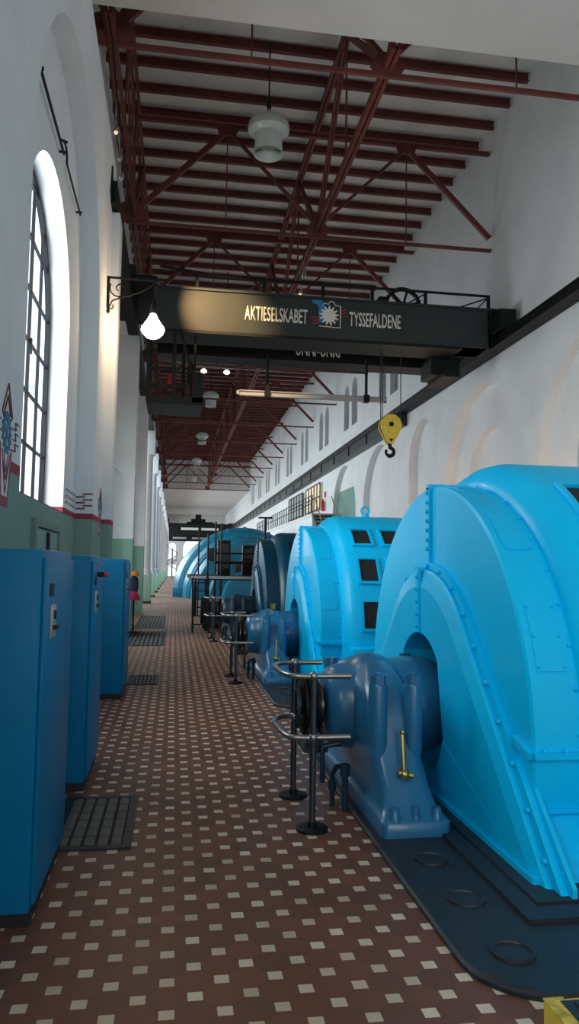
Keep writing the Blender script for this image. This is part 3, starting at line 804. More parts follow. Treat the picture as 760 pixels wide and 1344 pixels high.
# ------------------------------------------------------------------ generators
ZC = .62
def outline(R, n=56, zfoot=.06, zcut=.33):
    """(y,z): big arc closed by straight sides to the plinth"""
    a0 = math.asin(max(-1, min(0, (zcut - ZC) / R)))
    pts = [(R * cos(a0 + (pi - 2 * a0) * k / n), ZC + R * sin(a0 + (pi - 2 * a0) * k / n)) for k in range(n + 1)]
    return pts
def aframe(s=1., n=40, R=.985, foot=1.88, zf=.035):
    """inner cover: round on top, straight flared skirt below"""
    d = sqrt(foot ** 2 + (zf - ZC) ** 2)
    base = atan2(zf - ZC, foot); t = base + math.acos(R / d)     # tangent angle
    arc = [(R * s * cos(t + (pi - 2 * t) * k / n), ZC + R * s * sin(t + (pi - 2 * t) * k / n)) for k in range(n + 1)]
    return [(foot * (1 + (s - 1) * .42), zf)] + arc + [(-foot * (1 + (s - 1) * .42), zf)]
def at_x(pts, x): return [(x, y, z) for y, z in pts]
def bolts(mb, pts, x, r=.016, axis=(-1, 0, 0)):
    for y, z in pts:
        mb.lathe([(x - .018, .001), (x - .016, r * .7), (x - .008, r), (x + .004, r)], (0, y, z), 'X', 8)
def along(pts, step):
    out = []; acc = 0
    for p, q in zip(pts, pts[1:]):
        d = sqrt((q[0] - p[0]) ** 2 + (q[1] - p[1]) ** 2)
        while acc + d >= step:
            f = (step - acc) / d; p = (p[0] + (q[0] - p[0]) * f, p[1] + (q[1] - p[1]) * f); out.append(p)
            d = sqrt((q[0] - p[0]) ** 2 + (q[1] - p[1]) ** 2); acc = 0
        acc += d
    return out

def make_generator(y, label):
    g = thing('generator', label, 'generator', (0, y, 0), 'generators in a row')
    # outer end cover (face + rim)
    c = MB()
    o1, o2 = outline(1.58), outline(1.60)
    n = len(o1)
    inner = [(.92 * p[0] / 1.58, ZC + (p[1] - ZC) * .92 / 1.58) for p in o1]
    def open_loft(mb, loops):
        m = len(loops[0]); vs = [p for lp in loops for p in lp]; fs = []
        for i in range(len(loops) - 1):
            for k in range(m - 1): fs.append((i * m + k, i * m + k + 1, (i + 1) * m + k + 1, (i + 1) * m + k))
        mb.add(vs, fs)
    open_loft(c, [at_x(inner, 1.90), at_x(o1, 1.90), at_x(o2, 1.912), at_x(o2, 2.19)])
    cov = c.build('end_cover', 'cyan', g, angle=20)
    # inner cover with the shaft opening
    c = MB()
    A, B, Cc = aframe(1.), aframe(.985), aframe(.87)
    m = len(A)
    hole = []
    for (yy, zz) in Cc:
        a = atan2(zz - ZC, yy); hole.append((.52 * cos(a), ZC + .52 * sin(a)))
    loops = [at_x(hole, 2.12), at_x(hole, 1.835), [(1.812, a, b) for a, b in hole], at_x(Cc, 1.808), at_x(B, 1.832), at_x(A, 1.845), at_x(A, 1.905)]
    open_loft(c, loops)
    # close the shaft opening below between the skirt feet
    lo = [(.52 * cos(a), ZC + .52 * sin(a)) for a in [radians(d) for d in range(-162, -17, 12)]]
    fy, fz = hole[-1], hole[0]
    poly = [Cc[-1]] + [hole[-1]] + lo + [hole[0]] + [Cc[0]]
    c.prism(poly, 'X', 1.808, 1.835)
    c.rim([hole[-1]] + lo + [hole[0]], 'X', 1.83, 2.12, False)
    c.box(1.79, 1.90, -1.80, 1.80, .035, .09)
    ic = c.build('inner_cover', 'cyan', g, angle=7)
    MB().sheet([(.55 * cos(2 * pi * k / 24), ZC + .55 * sin(2 * pi * k / 24)) for k in range(24)], 'X', 2.11).build('opening_back', 'dark', ic)
    # bolted joint flanges
    f = MB()
    A1 = aframe(1.03, foot=1.90)
    for p, q in zip(A1, A1[1:]): f.bar((1.885, *p), (1.885, *q), .05, .04, (1, 0, 0))
    f.box(1.875, 1.905, -.025, .025, ZC + .99, ZC + 1.60)
    f.box(1.795, 1.82, -.025, .025, ZC + .52, ZC + .97)
    f.box(1.875, 2.2, -.03, .03, ZC + 1.585, ZC + 1.625)
    f.box(1.79, 1.9, -.03, .03, ZC + .975, ZC + 1.0)
    for s in (-1, 1):
        f.box(1.895, 2.2, s * 1.60 - .03, s * 1.60 + .03, ZC - .005, ZC + .03)
        f.bar((1.885, s * 1.40, ZC + .06), (1.885, s * 1.60, ZC + .01), .04, .035, (1, 0, 0))
    f.build('joint_flange', 'cyan', g)
    b = MB()
    for z in range(7): bolts(b, [(0, ZC + 1.14 + .07 * z)], 1.875)
    for z in range(5): bolts(b, [(0, ZC + .57 + .09 * z)], 1.795)
    bolts(b, along(aframe(1.03), .26), 1.862)
    for k in range(9):
        a = radians(10 + 160 * k / 8)
    for s in (-1, 1):
        for x in (1.96, 2.08): b.ball((x, s * 1.61, ZC + .035), .016, 8, 4)
    for k in range(21):
        a = radians(4 + 172 * k / 20); b.ball((2.165, 1.603 * cos(a), ZC + 1.603 * sin(a)), .014, 8, 4)
    b.build('flange_rivet', 'cyan', g)
    # hatches on the rim: thin line frames with studs
    def patch(mb, x0, x1, a0, a1, R, th, nseg=6):
        vs = []
        for k in range(nseg + 1):
            a = radians(a0 + (a1 - a0) * k / nseg)
            for x, rr in ((x0, R), (x1, R), (x1, R + th), (x0, R + th)): vs.append((x, rr * cos(a), ZC + rr * sin(a)))
        fs = [(0, 1, 2, 3), tuple(nseg * 4 + i for i in (3, 2, 1, 0))]
        for k in range(nseg):
            for i in range(4): fs.append((k * 4 + i, k * 4 + (i + 1) % 4, (k + 1) * 4 + (i + 1) % 4, (k + 1) * 4 + i))
        mb.add(vs, fs)
    for a0, a1 in ((180 - 16, 180 - 30), (180 - 44, 180 - 57), (180 - 72, 180 - 83), (44, 57), (16, 30)):
        h = MB(); patch(h, 1.955, 2.13, a0, a1, 1.598, .008)
        h = h.build('access_hatch', 'cyan', cov)
        st = MB()
        for x in (1.968, 2.117):
            for t in (.06, .5, .94):
                a = radians(a0 + (a1 - a0) * t); st.ball((x, 1.607 * cos(a), ZC + 1.607 * sin(a)), .010, 6, 4)
        st.build('stud', 'cyan', h)
    # stator
    c = MB()
    prof = [(2.185, 1.58), (2.185, 1.625), (2.215, 1.66), (2.26, 1.725), (2.32, 1.765), (2.40, 1.785), (3.42, 1.785), (3.52, 1.765), (3.6, 1.70), (3.64, 1.62), (3.64, 1.58), (3.95, 1.58), (3.95, .3)]
    open_loft(c, [at_x(outline(R, zcut=.36), x) for x, R in prof])
    stt = c.build('stator_frame', 'cyan', g, angle=50)
    for col, (x0, x1) in enumerate(((2.44, 2.68), (2.86, 3.12))):
        for k in (0, 1, 2, 6, 7, 8):
            a = 180 - (12.5 + 20.2 * k) if k < 3 else 12.5 + 20.2 * (8 - k)
            h = MB()
            # frame of four curved strips, dark patch inside painted as the hole's shade
            da = 5.5
            patch(h, x0 - .035, x0, a - da - 1.2, a + da + 1.2, 1.783, .03); patch(h, x1, x1 + .035, a - da - 1.2, a + da + 1.2, 1.783, .03)
            patch(h, x0, x1, a - da - 1.2, a - da, 1.783, .03, 2); patch(h, x0, x1, a + da, a + da + 1.2, 1.783, .03, 2)
            h = h.build('vent_window', 'cyan', stt)
            v = MB(); patch(v, x0, x1, a - da, a + da, 1.70, .089); v.build('opening', 'dark', h)
    # stator foot and lower skirt
    for s in (-1, 1):
        k = MB()
        y0, y1 = sorted((s * 1.52, s * 1.92))
        k.box(2.26, 3.55, y0, y1, .44, .60, .01).box(2.3, 3.5, y0, y1 - .03 if s > 0 else y1, .30, .44).box(2.26, 3.55, y0, y1, .25, .31, .01)
        k.build('stator_foot', 'cyan', g)
    for s in (-1, 1):
        k = MB()
        lo = [(1.905, s * 1.56, .34), (2.24, s * 1.56, .34), (2.24, s * 1.80, .06), (1.905, s * 1.80, .06)]
        lo2 = [(x, y_ - s * .3, z) for x, y_, z in lo]
        k.loft([lo, lo2])
        k.box(1.895, 2.24, s * 1.57 - .03, s * 1.57 + .03, .33, .355)
        k.box(2.24, 3.95, min(s * 1.3, s * 1.86), max(s * 1.3, s * 1.86), .06, .26)
        k.build('base_skirt', 'cyan', g)
    for s in (-1, 1):      # joint plate at the skirt foot
        MB().prism([(s * 1.28, .72), (s * 1.32, .72), (s * 1.97, .10), (s * 1.97, .02), (s * 1.90, .02), (s * 1.90, .10)], 'X', 1.905, 1.93).build('joint_plate', 'cyan', g)
    return g

def make_pedestal(y, label):
    p = thing('bearing_pedestal', label, 'bearing pedestal', (1.45, y, .03), 'bearing pedestals in front of the generators')
    def rr(x0, x1, yh, z, rc=.05, n=4):
        pts = []
        for cx, cy_, a0 in ((x1 - rc, yh - rc, 0), (x0 + rc, yh - rc, 90), (x0 + rc, -yh + rc, 180), (x1 - rc, -yh + rc, 270)):
            for k in range(n + 1):
                a = radians(a0 + 90 * k / n); pts.append((cx + rc * cos(a), cy_ + rc * sin(a), z))
        return pts
    X = lambda a: a - 1.45
    st = [(.03, 1.245, 1.665, 1.03, .04), (.11, 1.24, 1.67, 1.035, .04), (.125, 1.25, 1.655, 1.02, .04), (.135, 1.265, 1.645, 1.0, .05), (.18, 1.28, 1.615, .95, .06), (.27, 1.29, 1.60, .875, .07),
          (.40, 1.265, 1.585, .79, .08), (.52, 1.25, 1.575, .735, .08), (.66, 1.25, 1.575, .70, .08), (.76, 1.255, 1.57, .66, .09), (.83, 1.27, 1.56, .58, .10), (.89, 1.30, 1.545, .46, .09), (.94, 1.35, 1.52, .30, .07), (.96, 1.38, 1.49, .12, .04)]
    b = MB().loft([rr(X(a), X(b_), yh, z - .03, rc) for z, a, b_, yh, rc in st])
    zc = ZC - .03
    b.lathe([(X(1.09), .12), (X(1.09), .20), (X(1.10), .24), (X(1.13), .27), (X(1.18), .29), (X(1.27), .30), (X(1.31), .335), (X(1.36), .365), (X(1.43), .375), (X(1.50), .365), (X(1.55), .34), (X(1.59), .33), (X(1.66), .34), (X(1.74), .345), (X(1.86), .335), (X(1.93), .30), (X(1.96), .24), (X(1.96), .1)], (0, 0, zc), 'X', 40)
    body = b.build('housing', 'steel_blue', p, angle=50)
    for x in (1.30, 1.53):
        MB().lathe([(.34, .02), (.38, .045), (.47, .058), (.86, .06), (.875, .055)], (X(x), -.715, -.03), 'Z', 14).build('bolt_boss', 'steel_blue', p)
        MB().lathe([(.87, .052), (.93, .050)], (X(x), -.715, -.03), 'Z', 6).lathe([(.93, .028), (.945, .028)], (X(x), -.715, -.03), 'Z', 10).build('nut', 'steel_blue', p)
        MB().lathe([(.34, .02), (.38, .045), (.47, .058), (.86, .06), (.875, .055)], (X(x), .715, -.03), 'Z', 14).build('bolt_boss', 'steel_blue', p)
        xl = X(1.47 if x < 1.4 else 1.82)
        MB().box(xl - .08, xl + .08, .30, .46, .70, .875, .02).build('lug', 'steel_blue', p)
        MB().lathe([(.87, .045), (.915, .043)], (xl, .37, 0), 'Z', 6).build('nut', 'steel_blue', p)
    for x in (1.33, 1.46, 1.59):
        for s in (-1, 1):
            MB().lathe([(.09, .045), (.095, .045), (.13, .03), (.16, .026)] if x != 1.46 else [(.09, .035), (.12, .03), (.12, .022), (.17, .018)], (X(x), s * .985, -.0), 'Z', 12).build('base_bolt', 'steel_blue', p)
    # brass drain lever on the aisle end
    lv = MB().tube([(X(1.435), -.80, .55), (X(1.43), -.855, .34)], .013, 8).ball((X(1.43), -.86, .32), .033, 12, 6).ball((X(1.435), -.80, .56), .018, 8, 5)
    lv.tube([(X(1.39), -.86, .33), (X(1.48), -.865, .31)], .018, 8).tube([(X(1.43), -.86, .32), (X(1.43), -.75, .33)], .016, 8)
    lv.build('drain_cock', 'brass', p)
    # shaft end with slip rings
    MB().lathe([(X(.86), .03), (X(.86), .06), (X(1.12), .06), (X(1.12), .03)], (0, 0, zc), 'X', 16).build('shaft', 'iron', p)
    dk = MB().lathe([(X(.88), .13), (X(.875), .16), (X(.90), .165), (X(.905), .13), (X(.88), .13)], (0, 0, zc), 'X', 28, cap=False)
    for k in range(6):
        a = pi * k / 3; dk.bar((X(.89), .05 * cos(a), zc + .05 * sin(a)), (X(.89), .14 * cos(a), zc + .14 * sin(a)), .03, .012)
    dk.build('hand_wheel', 'steel_blue_dk', p)
    for x, r, mt in ((.945, .205, 'black'), (.985, .215, 'copper'), (1.03, .20, 'black'), (1.06, .15, 'copper')):
        MB().lathe([(X(x) - .014, .06), (X(x) - .014, r - .01), (X(x) - .010, r), (X(x) + .010, r), (X(x) + .014, r - .01), (X(x) + .014, .06)], (0, 0, zc), 'X', 32).build('slip_ring', mt, p)
    bg = MB().box(X(.93), X(1.1), -.16, .16, zc - .30, zc - .27)
    for x in (.96, 1.0, 1.05): bg.box(X(x) - .012, X(x) + .012, -.2, -.12, zc - .27, zc - .12).tube([(X(x), -.2, zc - .2), (X(x) - .02, -.24, zc - .14)], .01, 6)
    bg.tube([(X(.93), -.18, zc - .24), (X(1.13), -.18, zc - .24)], .012, 6)
    bg.build('brush_gear', 'iron', p)
    pp = MB().tube([(X(1.16), -.42, -.03), (X(1.16), -.42, .28)], .022, 8).tube([(X(1.10), -.3, -.03), (X(1.10), -.3, .18), (X(1.12), -.34, .24), (X(1.16), -.4, .26)], .018, 8).tube([(X(1.05), -.2, .1), (X(1.05), -.2, .34), (X(1.18), -.2, .36)], .02, 8)
    pp.lathe([(.2, .035), (.27, .035)], (X(1.16), -.42, 0), 'Z', 8).lathe([(.08, .03), (.14, .03)], (X(1.10), -.3, 0), 'Z', 8)
    pp.build('oil_pipe', 'steel_blue_dk', p)
    return p

def make_rail(y, label):
    h = thing('guard_rail', label, 'guard rail', (.88, y, 0), 'guard rails around the shaft ends')
    posts = ((0, -.74), (-.01, -.06))
    for (px, py) in posts:
        MB().lathe([(0, .10), (.015, .10), (.02, .09), (.02, .03), (.05, .026)], (px, py, 0), 'Z', 18).build('foot_plate', 'black', h)
        MB().tube([(px, py, .02), (px, py, .95)], .021, 12).build('post', 'tubedk', h)
    for z in (.93, .555):
        c = [(.235, -.74, z), (-.02, -.74, z), (-.10, -.735, z), (-.15, -.70, z), (-.175, -.55, z), (-.185, -.30, z), (-.165, -.18, z), (-.12, -.09, z), (-.06, -.06, z), (.19, -.06, z)]
        MB().tube(c, .0175, 10).build('rail_tube', 'steel', h)
        for px, py in posts: MB().ball((px, py, z), .03, 12, 8).build('fitting', 'steel', h)
    return h

def make_plate(y, label):
    f = thing('floor_plate', label, 'floor plate', (1.19, y, 0), 'black plates under the machines')
    R = .32; x1 = 3.4; y0, y1 = -2.66, 1.4
    pts = [(x1, y0), (x1, y1), (0, y1)] + [(R - R * cos(a), y0 + R - R * sin(a)) for a in [radians(9 * k) for k in range(11)]]
    i = [(x * .985 + .012, yy + (.012 if yy < 0 else -.012)) for x, yy in pts]
    MB().loft([[(a, b, 0) for a, b in pts], [(a, b, .018) for a, b in pts], [(a, b, .03) for a, b in i]]).build('plate', 'rubber', f)
    for yy in (-1.35, -1.84, -2.34):
        MB().lathe([(.028, .095), (.04, .092), (.042, .086), (.04, .08), (.028, .074)], (.235, yy, 0), 'Z', 28).lathe([(.0315, .001), (.0315, .076)], (.235, yy, 0), 'Z', 28, cap=False).build('round_cover', 'rubber', f)
    st = MB().prism([(.42, -2.12), (3.3, -2.12), (3.3, 1.35), (.42, 1.35)], 'Z', .03, .05, [[(.53, -1.98), (3.2, -1.98), (3.2, 1.3), (.53, 1.3)]])
    st.box(.53, 3.2, -1.98, 1.3, .03, .06)
    st.build('plinth_frame', 'rubber', f)
    return f
GY = [5.36, 11.16, 16.96]
gl = ['bright blue round generator with riveted cover, closest to the yellow step', 'bright blue round generator with dark vent windows and lifting eye, second in the row', 'dark teal round generator, third in the row before the steel platform']
pl = ['steel blue bearing pedestal with brass lever before the first bright blue generator', 'steel blue bearing pedestal with brass oil cup before the second bright blue generator', 'dark slate bearing pedestal before the dark teal generator']
rl_ = ['steel tube guard rail around the shaft end of the first generator', 'steel tube guard rail around the shaft end of the second generator', 'steel tube guard rail around the shaft end of the dark teal generator']
fl = ['black floor plate with three round covers, beside the yellow step', 'black floor plate under the second bright blue generator', 'black floor plate under the dark teal generator']
G0 = make_generator(GY[0], gl[0]); P0 = make_pedestal(GY[0], pl[0]); H0 = make_rail(GY[0], rl_[0]); F0 = make_plate(GY[0], fl[0])
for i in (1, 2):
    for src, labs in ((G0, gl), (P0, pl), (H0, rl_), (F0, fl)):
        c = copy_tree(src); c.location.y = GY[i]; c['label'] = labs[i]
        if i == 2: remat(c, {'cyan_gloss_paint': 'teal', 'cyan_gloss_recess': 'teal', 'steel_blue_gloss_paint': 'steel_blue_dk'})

def add_eye(stt):
    e = MB().lathe([(2.40 - ZC, .06), (2.43 - ZC, .06), (2.43 - ZC, .03), (2.46 - ZC, .03)], (2.90, 0, ZC), 'Z', 10)
    e.tube([(2.90 + .06 * cos(a), 0, 2.50 + .06 * sin(a)) for a in [2 * pi * k / 16 for k in range(17)]], .018, 8, False)
    e.build('lifting_eye', 'cyan', stt)
for o in list(COL.objects):
    if o.name == 'stator_frame.001': add_eye(o)
    if o.name == 'bearing_pedestal.001':
        MB().lathe([(.93, .012), (.96, .012), (.96, .05), (1.03, .05), (1.04, .03)], (.04, -.05, 0), 'Z', 14).build('oil_cup', 'brass', o)

# yellow edged step
ys = thing('step_box', 'dark topped step with a worn yellow edge, beside the black floor plate', 'step', (1.27, 1.3, 0))
MB().box(0, .5, 0, 1.16, 0, .16, .004).build('box', 'yellow', ys)
MB().prism([(0, 0), (.045, 0), (.052, .3), (.04, .6), (.05, .85), (.07, 1.0), (.055, 1.1), (.075, 1.165), (0, 1.165)], 'Z', .16, .164).build('worn_edge', 'yellowworn', ys)
t = MB().box(.05, .5, .01, 1.14, .16, .165)
for k in range(7): t.box(.09 + .06 * k, .11 + .06 * k, .02, 1.12, .165, .171)
t.build('tread_mat', 'rubber', ys)

# ------------------------------------------------------------------ steel platform
PF = thing('steel_platform', 'black steel platform with stair beyond the dark teal generator', 'platform', (.5, 19.0, 0))
MB().box(-.08, 2.4, 0, 5.5, 1.27, 1.36).build('deck', 'black', PF)
MB().box(-.08, 2.4, -.03, .0, 1.30, 1.37).build('deck_edge', 'grey', PF)
for x, y in ((.32, .05), (2.3, .05), (.2, 5.4), (2.3, 5.4)): MB().box(x - .04, x + .04, y - .04, y + .04, 0, 1.27).build('leg', 'black', PF)
ld = MB().bar((-.02, -.7, 0), (-.02, .0, 1.3), .05, .08, (0, 1, 0)).bar((.36, -.7, 0), (.36, .0, 1.3), .05, .08, (0, 1, 0))
for k in range(6):
    z = .2 + .2 * k; y = -.7 + .7 * z / 1.3; ld.box(-.02, .36, y - .06, y + .06, z - .012, z + .012)
ld.build('stair', 'black', PF)
for x, y, z in ((.28, 5.3, 2.75), (.34, -.05, 2.45)): MB().tube([(x, y, .05), (x, y, z)], .025, 8).build('stair_post', 'black', PF)
gr = MB()
for x, y, z in ((.53, .02, 2.75), (.68, .02, 2.72), (2.3, .05, 2.4)): gr.tube([(x, y, .05), (x, y, z)], .025, 8)
gr.tube([(.53, .02, 1.95), (2.3, .05, 1.95)], .02, 8).tube([(.53, .02, 1.72), (2.3, .05, 1.72)], .035, 8)
gr.build('guard_railing', 'black', PF)
o = thing('switch_box', 'black switch box standing on the steel platform', 'switch box', (1.22, 21.2, 1.36))
MB().box(0, .36, 0, .3, .0, 1.0, .015).build('body', 'black', o); MB().box(.04, .32, -.012, 0, .2, .9).box(.15, .2, -.03, -.012, .5, .58).build('door', 'rubber', o)
o = thing('switch_box', 'low black box with pale label under the steel platform', 'switch box', (.72, 19.7, 0))
MB().box(0, .55, 0, .5, .1, .78, .015).box(.05, .5, .05, .45, 0, .1).build('body', 'black', o); MB().box(.1, .5, -.01, 0, .70, .76).build('label_plate', 'grey', o)
o = thing('equipment_box', 'small dark box on the deck rail before the big blue turbine', 'box', (2.0, 22.0, 1.36))
MB().box(0, .35, 0, .3, 0, .9, .02).build('body', 'black', o); MB().box(.05, .3, -.01, 0, .5, .8).build('door', 'rubber', o)

# ------------------------------------------------------------------ big blue turbine units at the far side
def halfring(mb, x0, R, prof, zc=.1, n=44):
    """closed half drum along Y. prof: (y, radius)"""
    loops = []
    for y, r in prof:
        a0 = -math.asin(min(.95, (zc - .02) / r))
        loops.append([(x0 - r * cos(a0 + (pi - 2 * a0) * k / n), y, zc + r * sin(a0 + (pi - 2 * a0) * k / n)) for k in range(n + 1)])
    mb.loft(loops)
TB = thing('turbine_casing', 'large deep blue domed turbine casing of stepped rings beyond the steel platform', 'turbine', (3.75, 35.0, 0))
secs = [[(0, 1.35), (.05, 1.45), (1.0, 1.45)], [(1.0, 2.0), (1.1, 2.1), (1.9, 2.1)], [(1.8, 2.7), (2.1, 2.85), (3.0, 2.9), (3.3, 2.85)], [(3.2, 2.98), (3.25, 3.05), (3.6, 3.05), (3.65, 2.98)],
        [(3.6, 3.1), (4.0, 3.25), (4.9, 3.3), (5.2, 3.25)], [(5.1, 3.4), (5.15, 3.5), (5.5, 3.5), (5.55, 3.4)], [(5.4, 3.55), (5.8, 3.68), (6.8, 3.72), (7.2, 3.68)], [(8.2, 3.55), (8.6, 3.7), (9.6, 3.74), (10., 3.7)], [(11.2, 3.5), (11.6, 3.74), (12.6, 3.78), (13., 3.7)]]
for k, s in enumerate(secs):
    m = MB(); halfring(m, 0, 0, s); m.build('casing_ring', 'turb', TB, angle=30)
lg = MB()
for y, r in ((3.4, 3.05), (5.3, 3.5)):
    for d in (75, 90, 112):
        a = radians(180 - d); lg.box(r * cos(a) - .08, r * cos(a) + .08, y - .06, y + .06, .1 + r * sin(a) - .05, .1 + r * sin(a) + .2)
lg.build('lifting_lug', 'turb', TB)
MB().box(-2.2, -1.65, .7, 1.5, 1.9, 2.5, .03).build('terminal_box', 'dark', TB)
MB().box(-.9, -.4, .2, .8, 1.4, 1.75, .02).build('terminal_box', 'dark', TB)
MB().box(-3.8, -2.9, 4.9, 7.6, 0, .5, .02).build('foot', 'turb', TB)

# ------------------------------------------------------------------ gallery on the right wall
GA = thing('gallery', 'white gallery with black railing along the long wall under the crane beam', 'gallery', (6.8, 36.8, 0))
MB().box(0, 1.18, 0, 26, 4.2, 4.38).build('deck', 'grey', GA)
MB().box(.02, 1.18, .02, 26, 3.1, 4.2).build('white_parapet', 'wall', GA)
gr = MB()
for k in range(27): gr.tube([(.03, .1 + k * .98, 4.38), (.03, .1 + k * .98, 5.3)], .03, 6)
for z in (5.3, 4.9): gr.tube([(.03, .1, z), (.03, 25.6, z)], .025, 6)
gr.build('railing', 'black', GA)
st = MB()
for k in range(9): st.box(.1, 1.0, -.3 * (k + 1), -.3 * k, 4.2 - .2 * k, 4.26 - .2 * k)
st.bar((.1, 0, 4.2), (.1, -2.7, 2.4), .05, .25).bar((1.0, 0, 4.2), (1.0, -2.7, 2.4), .05, .25)
st.build('stair', 'black', GA)
MB().tube([(.1, 0, 5.25), (.1, -2.7, 3.45)], .03, 6).tube([(1.0, 0, 5.25), (1.0, -2.7, 3.45)], .03, 6).build('handrail', 'tan', GA)
# glazed office front behind the gallery
for i, (y0, y1) in enumerate(((40.2, 44.6), (46.0, 51.5))):
    o = MB().box(7.88, 7.98, y0, y1, 4.9, 6.35).build(f'window_{40 + i}', 'lamplit' if i == 0 else 'pane'); o['kind'] = 'structure'
    f = MB(); n = 5
    for k in range(n + 1): f.box(7.84, 7.88, y0 + (y1 - y0) * k / n - .05, y0 + (y1 - y0) * k / n + .05, 4.9, 6.35)
    for z in (4.9, 5.6, 6.35): f.box(7.84, 7.88, y0, y1, z - .03, z + .03)
    f.build('window_bars', 'dark', o)
o = thing('fire_extinguisher', 'red fire extinguisher on the white wall by the gallery stair', 'fire extinguisher', (7.86, 39.3, 4.7))
MB().lathe([(0, .02), (0, .1), (.5, .1), (.58, .05), (.66, .05)], (0, 0, 0), 'Z', 14).build('cylinder', 'fire', o)
o = MB().box(7.95, 7.99, 39.1, 39.5, 5.45, 5.75).build('safety_sign', 'fire'); tag(o, 'small red safety sign above the wall fire extinguisher', 'sign')
o = thing('signal_post', 'thin black T shaped post on the dark teal generator side', 'post', (3.75, 31.0, 0))
MB().tube([(0, 0, 0), (0, 0, 3.66)], .045, 8).build('post', 'black', o); MB().box(-.3, .3, -.05, .05, 3.66, 3.73).build('crossbar', 'black', o)
o = MB().tube([(7.9, 22.5, 2.6), (7.9, 33., 2.6)], .06, 8).tube([(7.9, 22.5, 2.85), (7.9, 33., 2.85)], .04, 8).build('wall_pipe', 'wall'); tag(o, 'white pipes along the foot of the arched wall behind the generators', 'pipe')

# ------------------------------------------------------------------ far crane and end details
o = thing('overhead_crane', 'distant dark overhead crane with pale plates near the end wall', 'crane', (0, 104, 0))
MB().box(-.85, 7.5, 0, .8, 6.0, 7.6).build('main_girder', 'black', o)
MB().box(-.85, 7.6, 2.4, 3.2, 5.2, 6.8).build('main_girder', 'black', o)
MB().box(-1.4, -.84, -.3, 3.4, 7.92, 8.2).box(-.9, -.84, -.3, 3.4, 7.2, 8.0).build('end_truck', 'black', o)
MB().box(7.4, 7.9, -.3, 3.4, 7.35, 7.7).build('end_truck', 'black', o)
MB().box(2.2, 4.2, 1, 2, 7.6, 8.3).box(2.8, 3.6, .8, 1.8, 8.3, 8.9).box(1.6, 5.4, 1.2, 1.8, 7.6, 7.9).build('hoist_crab', 'black', o)
MB().box(.8, 3.2, -.02, 0, 6.65, 7.0).box(3.6, 6.0, -.02, 0, 6.65, 7.0).build('pale_plate', 'lettering', o)
MB().box(-.3, 1.6, 2.36, 2.4, 5.5, 5.75).box(2.4, 4.4, 2.36, 2.4, 5.5, 5.75).build('pale_plate', 'grey', o)
o = thing('spiral_stair', 'dark spiral stair at the far end of the aisle', 'stair', (-.3, 110, 0))
m = MB().tube([(0, 0, 0), (0, 0, 4.2)], .08, 8)
for k in range(20):
    a = k * .5; z = .2 * k + .1; m.bar((.05 * cos(a), .05 * sin(a), z), (.75 * cos(a), .75 * sin(a), z), .3, .05)
m.build('treads', 'black', o)
MB().tube([(.75 * cos(k * .25), .75 * sin(k * .25), .1 * k + .9) for k in range(40)], .05, 6).build('handrail', 'black', o)

# ------------------------------------------------------------------ light
w = bpy.data.worlds.new('world'); SC.world = w; w.use_nodes = True
bg = w.node_tree.nodes['Background']; bg.inputs['Color'].default_value = (.86, .94, 1., 1); bg.inputs['Strength'].default_value = 2.6

def area(name, loc, rot, sx, sy, power, col):
    l = bpy.data.lights.new(name, 'AREA'); l.shape = 'RECTANGLE'; l.size = sx; l.size_y = sy
    l.energy = power; l.color = col
    o = bpy.data.objects.new(name, l); COL.objects.link(o); o.location = loc; o.rotation_euler = rot
    return o
DAY = (.86, .94, 1.)
# daylight outside the windows of the left wall (facing +X)
area('daylight_window', (-2.3, 8.33, 4.2), (0, -pi / 2, 0), 3.6, 3.0, 420, DAY)
area('daylight_window', (-2.3, -.2, 4.2), (0, -pi / 2, 0), 3.6, 3.0, 420, DAY)
area('daylight_bay', (-2.7, 16.1, 2.7), (0, -pi / 2, 0), 2.6, 2.4, 260, DAY)
area('daylight_bay', (-2.7, 22.85, 2.7), (0, -pi / 2, 0), 2.6, 2.4, 260, DAY)
# glazed side aisle along the columns
for y in (40, 62, 84, 106): area('daylight_aisle', (-6.6, y, 5.3), (0, -pi / 2, 0), 5.5, 20, 2600, DAY)
# fill light added behind the viewer, outside the unseen rear window
area('fill_hall_end', (3.2, YB - .5, 5.6), (pi / 2, 0, 0), 5.2, 5.2, 600, DAY)

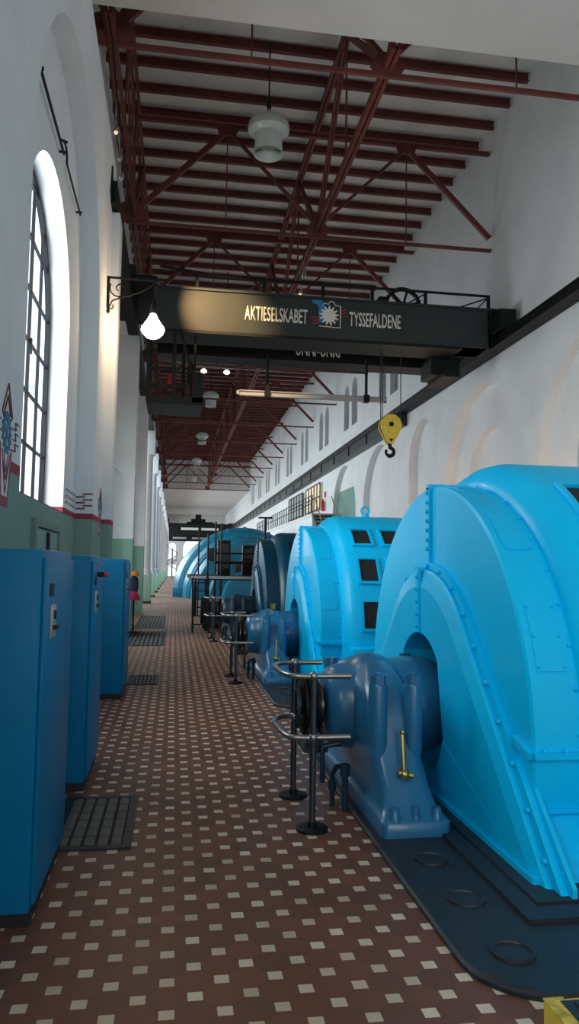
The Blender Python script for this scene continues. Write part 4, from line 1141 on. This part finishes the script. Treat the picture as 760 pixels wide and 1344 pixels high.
def spot(name, loc, target, power, col, ang, blend=.8):
    l = bpy.data.lights.new(name, 'SPOT'); l.energy = power; l.color = col; l.spot_size = ang; l.spot_blend = blend; l.shadow_soft_size = .04
    o = bpy.data.objects.new(name, l); COL.objects.link(o); o.location = loc
    o.rotation_euler = (Vector(target) - Vector(loc)).to_track_quat('-Z', 'Y').to_euler(); return o
spot('spotlight_beam', (-1.15, 13.05, 9.15), (1.0, 16.7, 7.38), 10000, (1., .60, .27), radians(27), 1.)
WARM = (1., .62, .33)
for (x, y, z, e) in ((7.9, 30.2, 2.6, 150), (7.7, 20.4, 2.3, 130), (7.9, 24.0, 2.3, 60), (7.7, 14.6, 2.2, 130)):
    l = bpy.data.lights.new('niche_lamp', 'POINT'); l.energy = e; l.color = WARM; l.shadow_soft_size = .06
    o = bpy.data.objects.new('niche_lamp', l); COL.objects.link(o); o.location = (x, y, z)

# ------------------------------------------------------------------ camera
F, YAW, PITCH, ROLL = 975.6, .1525, .0754, .0153
f = Vector((sin(YAW) * cos(PITCH), cos(YAW) * cos(PITCH), sin(PITCH)))
r_ = Vector((cos(YAW), -sin(YAW), 0)); u_ = r_.cross(f)
R2 = r_ * cos(ROLL) + u_ * sin(ROLL); U2 = -r_ * sin(ROLL) + u_ * cos(ROLL)
cam = bpy.data.cameras.new('camera'); cam.sensor_fit = 'VERTICAL'; cam.sensor_height = 24; cam.lens = F / 1344 * 24
cam.clip_start = .05; cam.clip_end = 400
co = bpy.data.objects.new('camera', cam); COL.objects.link(co)
co.matrix_world = Matrix(((R2.x, U2.x, -f.x, 0), (R2.y, U2.y, -f.y, 0), (R2.z, U2.z, -f.z, 1.6), (0, 0, 0, 1)))
SC.camera = co

SC.view_settings.view_transform = 'Standard'; SC.view_settings.look = 'None'
SC.view_settings.gamma = 1; SC.view_settings.use_curve_mapping = False
SC.view_settings.exposure = -.76
SC.cycles.use_denoising = True
SC.cycles.max_bounces = 8; SC.cycles.diffuse_bounces = 6
SC.cycles.sample_clamp_indirect = 6
